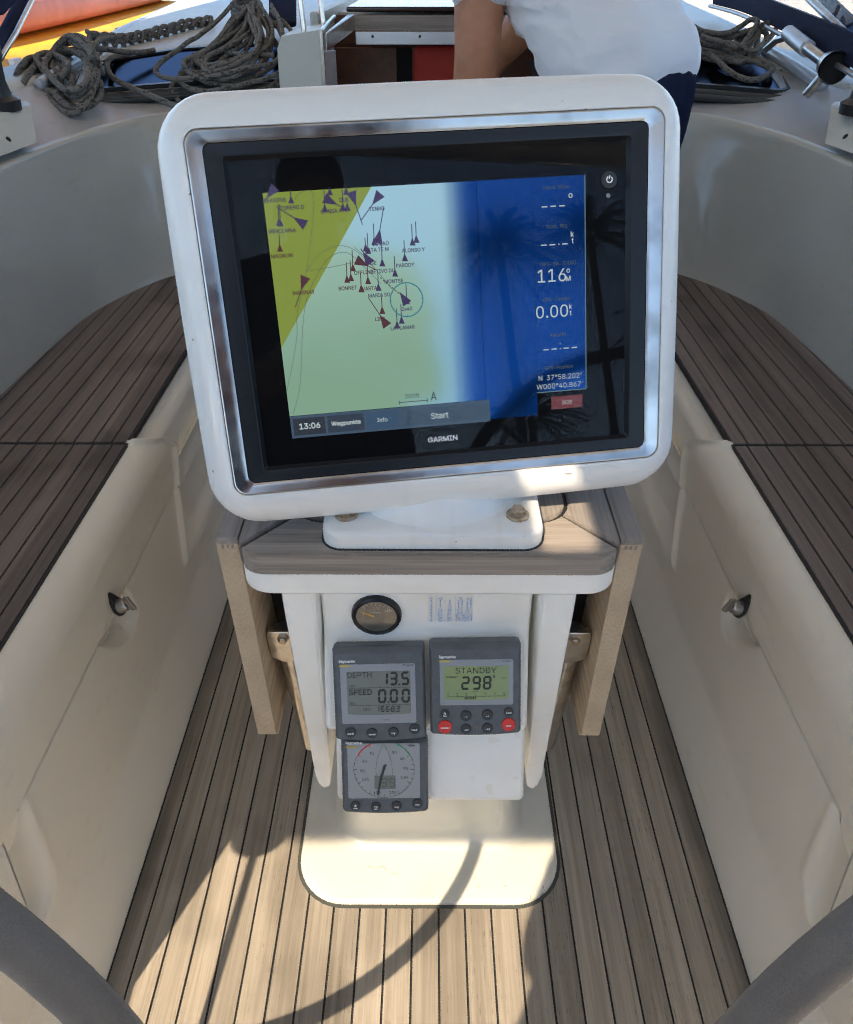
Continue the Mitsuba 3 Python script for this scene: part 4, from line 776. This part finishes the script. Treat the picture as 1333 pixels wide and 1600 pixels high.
# pod foot: bolted plate and round neck
pl = [rr((0.236-2*s)*1, (0.24-2*s), max(0.022-s, .004), 8, 0, z, 0.004, 0.72, 2) for s, z in ((0, .661), (0, .675), (0.0008, .6785), (0.003, .681), (0.008, .682))]
foot = add('foot', loft(pl, cap1=True), 'gelcoat_pod', pod, smooth=40)
nk = []
for r, y, z in ((0.108, .715, .680), (0.104, .716, .683), (0.100, .718, .690), (0.096, .722, .702), (0.088, .735, .73), (0.078, .765, .79), (0.070, .80, .86)):
    a = np.arange(64)*2*np.pi/64; nk.append(np.column_stack([0.004+r*np.cos(a), y+r*np.sin(a), np.full(64, z)]))
add('neck', loft(nk), 'gelcoat_pod', pod, smooth=40)
add('gasket', extr(Polygon(pl[0][:, :2]).buffer(0.0022), 0.002, 0.6595), 'caulk', foot, smooth=False)
for x in (-0.089, 0.095):
    b = add('bolt', lathe([(0.0125, .682), (0.0125, .684), (0.011, .6848), (0.010, .6850)], 24, (x, 0.632, 0)), 'rust_steel', foot)
    add('head', lathe([(0.0078, .685), (0.0078, .6915), (0.0068, .6925), (0.0055, .6925)], 6, (x, 0.632, 0)), 'rust_steel', b)

# ---------------------------------------------------------------- people
ICO = trimesh.creation.icosphere(2, 1.0).vertices
def body_mesh(bones, edge=0.018, rounds=12, lumps=None, calm=None):
    """each bone: a list of (point, radius); the hull of its balls; all joined, refined and smoothed into one skin"""
    man = [m3.Manifold.hull_points(np.vstack([ICO*r+np.asarray(p) for p, r in b])) for b in bones]
    m = m3.Manifold.batch_boolean(man, m3.OpType.Add).refine_to_length(edge).to_mesh()
    t = trimesh.Trimesh(np.array(m.vert_properties[:, :3], float), np.array(m.tri_verts), process=True)
    trimesh.smoothing.filter_taubin(t, 0.5, -0.53, rounds)
    if lumps:
        a, f, s = lumps; v = np.asarray(t.vertices); n_ = np.asarray(t.vertex_normals)
        w = 1.0 if calm is None else 0.2+0.8*np.clip((np.linalg.norm(v-calm[0], axis=1)-calm[1])/0.10, 0, 1)
        q = meshkit.fbm((v+0.05*meshkit.noise(v*9, s)[:, None])*np.asarray(f), 3, s); q = 1-2*np.abs(q-0.5)*2.2
        t.vertices = v+n_*((q-0.55)*a*w)[:, None]
    return t
def hand(wrist, d, pn, thumb, curl):
    """bones of a hand: d towards the fingers, pn out of the palm, thumb towards the thumb side"""
    wrist, d, pn, thumb = (np.asarray(x, float) for x in (wrist, d, pn, thumb))
    B_ = [[(wrist, .026), (wrist+d*.03+thumb*.022, .017), (wrist+d*.03-thumb*.022, .017)], [(wrist+d*.03+thumb*.022, .017), (wrist+d*.03-thumb*.022, .017), (wrist+d*.085+thumb*.030, .0125), (wrist+d*.08-thumb*.030, .012)]]
    for o, L, r in ((.030, .072, .0090), (.010, .080, .0092), (-.011, .075, .0088), (-.031, .058, .0078)):
        p = wrist+d*.085+thumb*o; dd = d.copy(); a = curl
        for k in range(3):
            q = p+dd*L*(.46, .31, .23)[k]; B_.append([(p, r*(1-.08*k)), (q, r*(.92-.08*k))]); p = q
            dd = d*math.cos(a*(k+1))+pn*math.sin(a*(k+1))
    p = wrist+d*.025+thumb*.028
    for L, dv in ((.042, d*.6+thumb*.7+pn*.25), (.030, d*.85+thumb*.3+pn*.35)):
        dv = dv/np.linalg.norm(dv); q = p+dv*L; B_.append([(p, .0115), (q, .0095)]); p = q
    return B_
def figure(J, h, label, top='shirt_white', arm=1.0):
    """J: joints; h: the way the person faces"""
    j = {k: np.asarray(v, float) for k, v in J.items()}
    key = thing('person', label, 'person'); l = np.array([-h[1], h[0], 0.0]); up = j['neck']-j['pelvis']; up /= np.linalg.norm(up)
    fw = np.cross(l, up)*1.0; fw = fw if fw@h > 0 else -fw
    hd, face = j['head'], j['gaze']/np.linalg.norm(j['gaze']); hu = np.cross(face, l)*-1.0; hu = hu if hu@up > 0 else -hu
    bones = [[(hd+hu*.045, .078), (hd+hu*.02-face*.035, .078), (hd-hu*.05+face*.02, .058), (hd-hu*.085+face*.045, .028)],
             [(hd+face*.088+hu*.012, .008), (hd+face*.106-hu*.022, .012)], [(hd+face*.080-hu*.052, .016), (hd+face*.072-hu*.085, .018)],
             [(hd-hu*.03-face*.02, .052), (j['neck'], .058)], [(hd+l*.076, .014), (hd+l*.082-hu*.03, .010)], [(hd-l*.076, .014), (hd-l*.082-hu*.03, .010)],
             [(j['neck'], .06), (j['ls'], .058), (j['rs'], .058), (j['chest'], .11)], [(j['chest']+l*.06, .105), (j['chest']-l*.06, .105), (j['waist']+l*.05, .10), (j['waist']-l*.05, .10)],
             [(j['waist']+l*.05, .10), (j['waist']-l*.05, .10), (j['pelvis']+l*.07, .10), (j['pelvis']-l*.07, .10)]]
    for a in 'lr':
        bones += [[(j[a+'s'], .056*arm), (j[a+'e'], .043*arm)], [(j[a+'e'], .043*arm), (j[a+'e']*.6+j[a+'w']*.4, .042*arm), (j[a+'w'], .027)], [(j[a+'h'], .092), (j[a+'k'], .058)],
                  [(j[a+'k'], .056), (j[a+'k']*.65+j[a+'a']*.35-h*.012, .054), (j[a+'a'], .036)], [(j[a+'a'], .034), (j[a+'a']-h*.04-[0, 0, .045], .028), (j[a+'a']+h*.13-[0, 0, .055], .024), (j[a+'a']+h*.17-[0, 0, .06], .018)]]
        s_ = 1 if a == 'l' else -1; wd = j[a+'w']-j[a+'e']; wd /= np.linalg.norm(wd)
        pn, th = j.get(a+'p', -s_*l), j.get(a+'t', h)
        bones += hand(j[a+'w'], wd, pn, th, J.get('curl', .35))
    add('body', body_mesh(bones, 0.014, 10), 'skin', key, smooth=True)
    sh = [[(j['neck']-up*.02, .066), (j['ls'], .070), (j['rs'], .070), (j['chest'], .125)], [(j['chest']+l*.065, .125), (j['chest']-l*.065, .125), (j['waist']+l*.065, .134), (j['waist']-l*.065, .134)],
          [(j['waist']+l*.065, .134), (j['waist']-l*.065, .134), (j['hem']+l*.084, .139), (j['hem']-l*.084, .139)]]
    for a in 'lr': sh.append([(j[a+'s'], .060*arm+.014), (j[a+'s']*.58+j[a+'e']*.42, .052*arm+.016)])
    add('shirt', body_mesh(sh, 0.013, 6, (0.022, (7, 7, 13), 3), (j['hem'], 0.17)), top, key, smooth=True)
    so = [[(j['pelvis']+l*.07+up*.0, .108), (j['pelvis']-l*.07+up*.0, .108), (j['lh'], .110), (j['rh'], .110)]]
    for a in 'lr': so.append([(j[a+'h'], .108), (j[a+'h']*.3+j[a+'k']*.7, .086)])
    add('shorts', body_mesh(so, 0.016, 6, (0.006, (14, 14, 9), 5)), 'shorts_navy', key, smooth=True)
    add('hair', body_mesh([[(hd+hu*.055-face*.012, .082), (hd+hu*.01-face*.05, .078), (hd-hu*.03-face*.045, .066)]], 0.016, 4, (0.004, (50, 50, 50), 2)), 'hair_dark', key, smooth=True)
    for s_ in (-1, 1): add('eye', trimesh.creation.icosphere(2, .010).apply_translation(hd+face*.083+l*s_*.031+hu*.010), 'eye_dark', key)
    add('mouth', tube([hd+face*.087-hu*.055+l*t for t in (-.02, -.008, .008, .02)], (.003, .005, .005, .003), 8), 'lip', key)
    return key
h1 = np.array([-.74, .67, 0.0]); h1 /= np.linalg.norm(h1); l1 = np.array([-h1[1], h1[0], 0])
pv = np.array((0.500, 2.073, 0.922)); ax = h1*.72+np.array([0, 0, .70]); ax /= np.linalg.norm(ax)
ch = pv+ax*.42
L_s, R_s = ch+ax*.06+l1*.185, ch+ax*.06-l1*.185
crew = figure({'pelvis': pv, 'waist': pv+ax*.20, 'hem': pv+ax*.045, 'chest': ch, 'neck': ch+ax*.13, 'head': ch+ax*.21+h1*.10+[0, 0, .06], 'gaze': h1*.8-[0, 0, .6], 'ls': L_s, 'rs': R_s,
        'le': L_s+[-.005, -.02, -.285], 'lw': L_s+h1*.03+[0, 0, -.53], 're': R_s+h1*.20+[.08, 0, -.20], 'rw': R_s+h1*.36+[.10, 0, -.36],
        'lh': pv+l1*.09-[0, 0, .03], 'rh': pv-l1*.09-[0, 0, .03], 'lk': [pv[0]+l1[0]*.10, pv[1]+l1[1]*.10, .49], 'rk': [pv[0]-l1[0]*.10, pv[1]-l1[1]*.10, .49], 'la': [pv[0]+l1[0]*.10, pv[1]+l1[1]*.10, .078], 'ra': [pv[0]-l1[0]*.10, pv[1]-l1[1]*.10, .078]},
       h1, 'person in white shirt and navy shorts bending into the companionway', arm=1.3)
h2 = np.array([0, 1.0, 0]); p2 = np.array([.0, -.42, 0.0])
figure({'pelvis': p2+[0, 0, .93], 'waist': p2+[0, .01, 1.08], 'hem': p2+[0, 0, .95], 'chest': p2+[0, .02, 1.25], 'neck': p2+[0, .02, 1.41], 'head': p2+[0, .06, 1.53], 'gaze': np.array([0, .8, -.6]), 'ls': p2+[-.135, .02, 1.345], 'rs': p2+[.205, .02, 1.345],
        'le': p2+[-.185, .08, 1.04], 're': p2+[.25, .09, 1.06], 'lw': p2+[-.10, .27, 1.09], 'rw': p2+[.06, .28, 1.07], 'lp': np.array([1., 0, 0]), 'rp': np.array([-1., 0, 0]), 'lt': np.array([0, 0, 1.]), 'rt': np.array([0, 0, 1.]), 'curl': .5,
        'lh': p2+[-.105, 0, .90], 'rh': p2+[.09, 0, .90], 'lk': p2+[-.10, .02, .49], 'rk': p2+[.10, .02, .49], 'la': p2+[-.11, -.02, .078], 'ra': p2+[.11, -.02, .078]},
       h2, 'photographer in dark blue shirt standing between the two wheels, behind the view', 'canvas_navy')

# ---------------------------------------------------------------- ropes on the coachroof and coamings
def rope(name, label, lines, r=0.0070, group=None):
    k = thing(name, label, 'rope', group)
    lines = [spline(P, 10) for P in lines]
    for q in lines: q += 0.004*(meshkit.noise(np.stack([q*23, q*23+7, q*23+13], 1), 5)-0.5)
    add('strand', tube(lines[0], r, 9), 'rope', k, smooth=True)
    for q in lines[1:]: add('strand', tube(q, r, 9), 'rope', k, smooth=True)
    return k
def J_(P, a):
    o, k, c = rng.uniform(-a, a, 3)*[1, 1, .8], rng.uniform(.86, 1.1), np.mean(np.asarray(P), 0)
    return [c+(np.asarray(p)-c)*k+o*1.2+rng.uniform(-a, a, 3)*.3 for p in P]
hang = [(-0.658, 3.159, 1.011), (-0.703, 2.996, 0.960), (-0.761, 2.780, 0.905), (-0.794, 2.627, 0.868), (-0.719, 2.534, 0.843), (-0.599, 2.570, 0.858), (-0.505, 2.668, 0.888), (-0.511, 2.884, 0.943), (-0.599, 3.130, 1.004)]
hang2 = [(-0.658, 3.159, 1.011), (-0.685, 2.993, 0.955), (-0.704, 2.837, 0.914), (-0.768, 2.723, 0.896), (-0.703, 2.637, 0.881), (-0.596, 2.645, 0.890), (-0.529, 2.762, 0.914), (-0.532, 2.952, 0.967), (-0.608, 3.138, 1.015)]
hang3 = [(-0.639, 3.138, 1.015), (-0.606, 2.978, 0.969), (-0.633, 2.847, 0.928), (-0.697, 2.724, 0.896), (-0.638, 2.582, 0.873), (-0.559, 2.610, 0.877), (-0.543, 2.796, 0.925), (-0.593, 2.989, 0.983), (-0.621, 3.141, 1.019)]
lines = []
for k in range(5): lines += [J_(hang, .034), J_(hang2, .032)]
for k in range(4): lines.append(J_(hang3, .03))
top = [(-0.719, 3.218, 1.023), (-0.646, 3.114, 1.016), (-0.612, 3.216, 1.019), (-0.655, 3.327, 1.034), (-0.717, 3.327, 1.034)]
for k in range(4): lines.append([np.asarray(p)+[0, 0, -.012*k+.01] for p in top+top[:1]])
lines.append([(-0.716, 2.865, 0.919), (-0.595, 2.744, 0.922), (-0.493, 2.718, 0.921)])
rope('rope_coil', 'grey rope coil hanging in a thick bunch over the left cabin window', lines)
A = [(-0.963, 2.466, 0.921), (-1.019, 2.589, 0.952), (-1.102, 2.669, 0.959), (-1.146, 2.624, 0.932), (-1.110, 2.469, 0.892), (-1.030, 2.321, 0.862), (-0.956, 2.252, 0.853), (-0.928, 2.307, 0.876), (-0.941, 2.406, 0.908)]
A2 = [(-1.054, 2.353, 0.870), (-1.118, 2.411, 0.882), (-1.173, 2.503, 0.905), (-1.179, 2.588, 0.919), (-1.126, 2.561, 0.915), (-1.048, 2.452, 0.903), (-1.029, 2.357, 0.876)]
A3 = [(-1.157, 2.334, 0.879), (-1.188, 2.456, 0.909), (-1.195, 2.567, 0.924), (-1.161, 2.537, 0.917), (-1.144, 2.422, 0.897), (-1.125, 2.307, 0.876)]
lines = [J_(A, .026) for k in range(7)]+[J_(A2, .022) for k in range(4)]+[J_(A3, .02) for k in range(3)]
lines += [[(-1.106, 2.669, 0.959), (-1.027, 2.589, 0.952), (-1.048, 2.780, 0.957), (-1.041, 2.866, 0.955)], [(-1.065, 2.633, 0.945), (-1.025, 2.704, 0.939), (-0.986, 2.815, 0.920), (-0.940, 2.938, 0.916)]]
rope('rope_coil', 'grey rope coil flopped over the left coaming, nearest the yellow board', lines, 0.0085)
rope('loose_rope', 'loose grey rope lying across the left cabin window', [[(-1.004, 3.073, 0.897), (-1.054, 2.889, 0.902), (-1.035, 2.750, 0.901), (-0.975, 2.587, 0.883), (-0.899, 2.488, 0.867), (-0.808, 2.402, 0.852), (-0.724, 2.329, 0.837), (-0.661, 2.298, 0.828)]], 0.0085)
br1, br2 = [], []
P0 = [(-1.121, 2.858, 0.944), (-1.100, 3.089, 0.919), (-1.053, 3.316, 0.922), (-0.998, 3.576, 0.935), (-0.925, 3.768, 0.941)]
sp = spline(P0, 14)
for k, p in enumerate(sp):
    a = k*0.85; br1.append(p+[0.0, .03*math.sin(a), .018*math.cos(a)+.012]); br2.append(p+[.0, .03*math.sin(a+3.1), .018*math.cos(a+3.1)+.012])
br1, br2 = br1[::2], br2[1::2]
rope('rope_chain', 'grey rope plaited into a chain along the left cabin side', [br1, br2, [p+[0, .02, .01] for p in sp[::6]]], 0.0085)
C = [(0.939, 3.123, 0.952), (0.970, 3.026, 0.940), (1.038, 2.970, 0.948), (1.103, 3.018, 0.978), (1.116, 2.965, 0.974), (1.072, 2.868, 0.944), (1.000, 2.774, 0.920), (0.958, 2.852, 0.924), (0.928, 2.980, 0.929)]
lines = [J_(C, .026) for k in range(6)]
lines += [[(0.899, 2.949, 0.920), (0.963, 2.844, 0.914), (1.024, 2.713, 0.905), (1.052, 2.629, 0.893)], [(0.916, 3.035, 0.936), (0.978, 2.933, 0.932), (1.029, 2.798, 0.918), (1.053, 2.645, 0.898)]]
rope('rope_coil', 'grey rope coil bundled above the right cabin window, beside the person', lines, 0.0085)
rope('loose_rope', 'dark rope loop sagging over the right cabin window', [[(0.938, 2.943, 0.913), (0.922, 2.759, 0.901), (0.922, 2.596, 0.883), (0.951, 2.529, 0.877), (1.005, 2.547, 0.884), (1.048, 2.617, 0.894)]], 0.0085)

# ---------------------------------------------------------------- paddle boards, winches, spray hood, fittings
def sup(a, b, w, t, z):
    a, b = np.array(a), np.array(b); d = b-a; L = np.linalg.norm(d); d /= L; o = np.array([-d[1], d[0]])
    rings = []
    for s_ in np.concatenate([[0, .01, .03, .07, .13], np.linspace(.2, .8, 10), [.87, .93, .97, .99, 1]]):
        k = max(0.02, (1-abs(2*s_-1)**5)**0.5); c = a+d*L*s_+o*w/2; ang = np.arange(28)*2*np.pi/28
        u = np.sign(np.cos(ang))*np.abs(np.cos(ang))**0.45*w/2*k; zz = np.sign(np.sin(ang))*np.abs(np.sin(ang))**0.55*t/2*min(1, k*1.6)
        rings.append(np.column_stack([c[0]+o[0]*u, c[1]+o[1]*u, z+zz]))
    return loft(rings, cap0=True, cap1=True)
yb_ = thing('paddle_board', 'yellow inflatable paddle board on the left side deck, under the orange one', 'paddle board')
add('hull', sup((-1.345, 2.40), (-1.90, 7.4), 0.62, 0.155, 0.832), 'board_yellow', yb_, smooth=40)
add('patch', rbox(0.02, 0.06, 0.02, 0.004, (-1.385, 2.86, 0.89)), 'print_white', yb_)
ob_ = thing('paddle_board', 'orange inflatable paddle board stacked on the yellow one', 'paddle board')
add('hull', sup((-1.455, 2.30), (-2.03, 7.6), 0.62, 0.15, 0.988), 'board_salmon', ob_, smooth=40)
for s, p in ((-1, (-1.035, 1.952, 0.869)), (1, (1.011, 1.906, 0.862))):
    w = thing('winch', f'black winch at the {"left" if s < 0 else "right"} edge, on its coaming pad', 'winch')
    p = np.array(p); z0 = 0.884
    add('drum', lathe([(0.058, z0-.01), (0.060, z0+.012), (0.045, z0+.022), (0.040, z0+.05), (0.043, z0+.09), (0.050, z0+.10), (0.050, z0+.118), (0.036, z0+.128), (0.012, z0+.130)], 32, (p[0], p[1]+.02, 0)), 'dark_metal', w, smooth=30)
    add('cap', lathe([(0.022, z0+.128), (0.022, z0+.136), (0.010, z0+.138)], 20, (p[0], p[1]+.02, 0)), 'stainless', w)
rh = thing('rod_holder', 'stainless tube holder with an open round mouth, on the right coaming', 'rod holder')
p0, p1, p2_ = np.array((1.010, 2.143, 0.945)), np.array((1.015, 2.337, 0.970)), np.array((1.051, 2.576, 0.989))
add('sleeve', tube([p2_, p1], .021, 14), 'brushed_alloy', rh, smooth=40)
dn = -(p0-EYE)/np.linalg.norm(p0-EYE); dn = dn*.35+(p0-p1)/np.linalg.norm(p0-p1)*.75; dn /= np.linalg.norm(dn)
add('tube', tube([p1, (p1+p0-dn*.05)/2, p0-dn*.05], .0155, 14), 'stainless', rh, smooth=40)
add('mouth', tube([p0-dn*.05, p0-dn*.01, p0], (.030, .036, .037), 28, caps=False), 'stainless', rh, smooth=50)
add('lining', tube([p0-dn*.045, p0-dn*.001], (.028, .0335), 28, caps=False), 'black_gap', rh, smooth=50)
add('plug', tube([p0-dn*.022, p0-dn*.018], (.0325, .0325), 28), 'black_gap', rh, smooth=20)
add('leg', tube([(1.046, 2.547, 0.984), (1.036, 2.612, 0.970), (1.019, 2.640, 0.942)], .010, 10), 'stainless', rh, smooth=True)
add('leg', tube([p0-dn*.03, p0-dn*.03+[-.03, .03, -.07]], .012, 10), 'stainless', rh, smooth=True)
sh_ = thing('spray_hood', 'navy canvas spray hood edge with clear side windows and steel bows', 'spray hood')
for s in (-1, 1):
    base = [(1.02, 1.98, .955), (1.045, 2.25, .972), (1.11, 2.75, .992), (1.20, 3.4, 1.012), (1.23, 3.9, 1.02)]
    b = spline([(s*x+(0 if s > 0 else -.05), y, z) for x, y, z in base], 6)
    hem = [b+[0, 0, -.012], b+[-s*.006, 0, .03], b+[-s*.002, 0, .052], b+[s*.012, 0, .052], b+[s*.016, 0, -.012]]
    if s > 0: add('hem', loft(hem if s > 0 else hem[::-1], closed=False), 'canvas_navy', sh_, smooth=40)
    if s > 0: add('window', loft([b+[0, 0, .05], b+[-.03, 0, .30]], closed=False), 'vinyl', sh_, smooth=True)
    if s > 0: add('track', tube(b+[-s*.012, 0, -.018], .007, 8), 'brushed_alloy', sh_, smooth=True)
add('bow', tube([(1.121, 2.314, 0.989), (1.142, 2.529, 1.026), (1.153, 2.751, 1.072), (1.146, 3.140, 1.174)], .011, 10), 'stainless', sh_, smooth=True)
add('bow_sleeve', tube([(1.164, 2.346, 0.998), (1.186, 2.562, 1.036), (1.198, 2.786, 1.084)], .016, 10), 'canvas_navy', sh_, smooth=True)
add('bow', tube([(-1.151, 2.265, 0.937), (-1.185, 2.494, 0.993), (-1.215, 2.738, 1.069), (-1.217, 3.016, 1.190)], .007, 10), 'stainless', sh_, smooth=True)
add('bow_sleeve', tube([(-1.180, 2.298, 0.949), (-1.218, 2.522, 0.998), (-1.257, 2.758, 1.062), (-1.256, 3.041, 1.190)], .019, 10), 'canvas_navy', sh_, smooth=True)
add('flap', hull([(-1.275, 2.471, 1.129), (-1.240, 2.400, 1.035), (-1.192, 2.469, 1.043), (-1.178, 2.558, 1.078), (-1.300, 2.520, 1.129), (-1.200, 2.607, 1.077)], .004), 'canvas_navy', sh_)
ms = thing('rope_bag', 'dark canvas bag standing behind the left cabin corner', 'bag')
add('body', hull([(-0.614, 3.482, 1.057), (-0.592, 3.291, 0.969), (-0.513, 3.294, 0.972), (-0.532, 3.482, 1.057), (-0.639, 3.665, 1.051), (-0.560, 3.665, 1.051), (-0.617, 3.476, 0.966), (-0.542, 3.477, 0.966)], .012), 'canvas_navy', ms)

# ---------------------------------------------------------------- quay and palms astern
tag(add('quay', rbox(9, 60, 0.9, 0.02, (8.4, 15, 0.0)), 'concrete', smooth=False), kind='structure')
tag(add('jetty', rbox(5, 26, 0.9, 0.02, (-7.4, 18, -0.2)), 'concrete', smooth=False), kind='structure')
tag(add('shore', hull([(-60, -70, -1.5), (60, -70, -1.5), (60, -22, -1.5), (-60, -22, -1.5), (-60, -70, .5), (60, -70, .5), (60, -23, .3), (-60, -23, .3)]), 'concrete', smooth=False), kind='structure')
def palm(x, y, H_, seed, lab_):
    r_ = np.random.default_rng(seed); k = thing('palm_tree', lab_, 'palm tree')
    c = np.array([x, y, H_]); add('trunk', tube(spline([(x+.4, y, .2), (x+.25, y, H_*.4), (x, y, H_)], 8), np.linspace(.24, .17, 17), 12), 'palm_bark', k, smooth=True)
    out = []
    for q in range(46):
        a = q*2.4; el = r_.uniform(-.5, 1.2); L = r_.uniform(2.2, 3.1); d = np.array([math.cos(a)*math.cos(el), math.sin(a)*math.cos(el), math.sin(el)]); s_ = np.array([-math.sin(a), math.cos(a), 0])
        for t in np.linspace(.15, 1, 16):
            p = c+d*L*t-[0, 0, .9*t*t*L*.5]; w = .55*(1-t*.75)
            for sg in (-1, 1):
                e = p+s_*sg*w+d*.25-[0, 0, .25]; out.append([p, p+d*.10, e])
    v = np.array(out).reshape(-1, 3); add('crown', tm(v, np.arange(len(v)).reshape(-1, 3)), 'palm_leaf', k, smooth=False)
for k, (x, y, H_) in enumerate(((10.5, -27, 13.8), (17.5, -25.5, 10.2), (16.8, -31, 16.2), (13.6, -33, 7.6))):
    palm(x, y, H_, 20+k, ('palm tree on the shore astern, second nearest the boat', 'shorter palm tree nearest the shore edge astern', 'tallest palm tree on the shore astern', 'lowest palm tree, farthest back on the shore astern')[k])
for k_ in [k for k, v in labels.items() if not v]: del labels[k_]
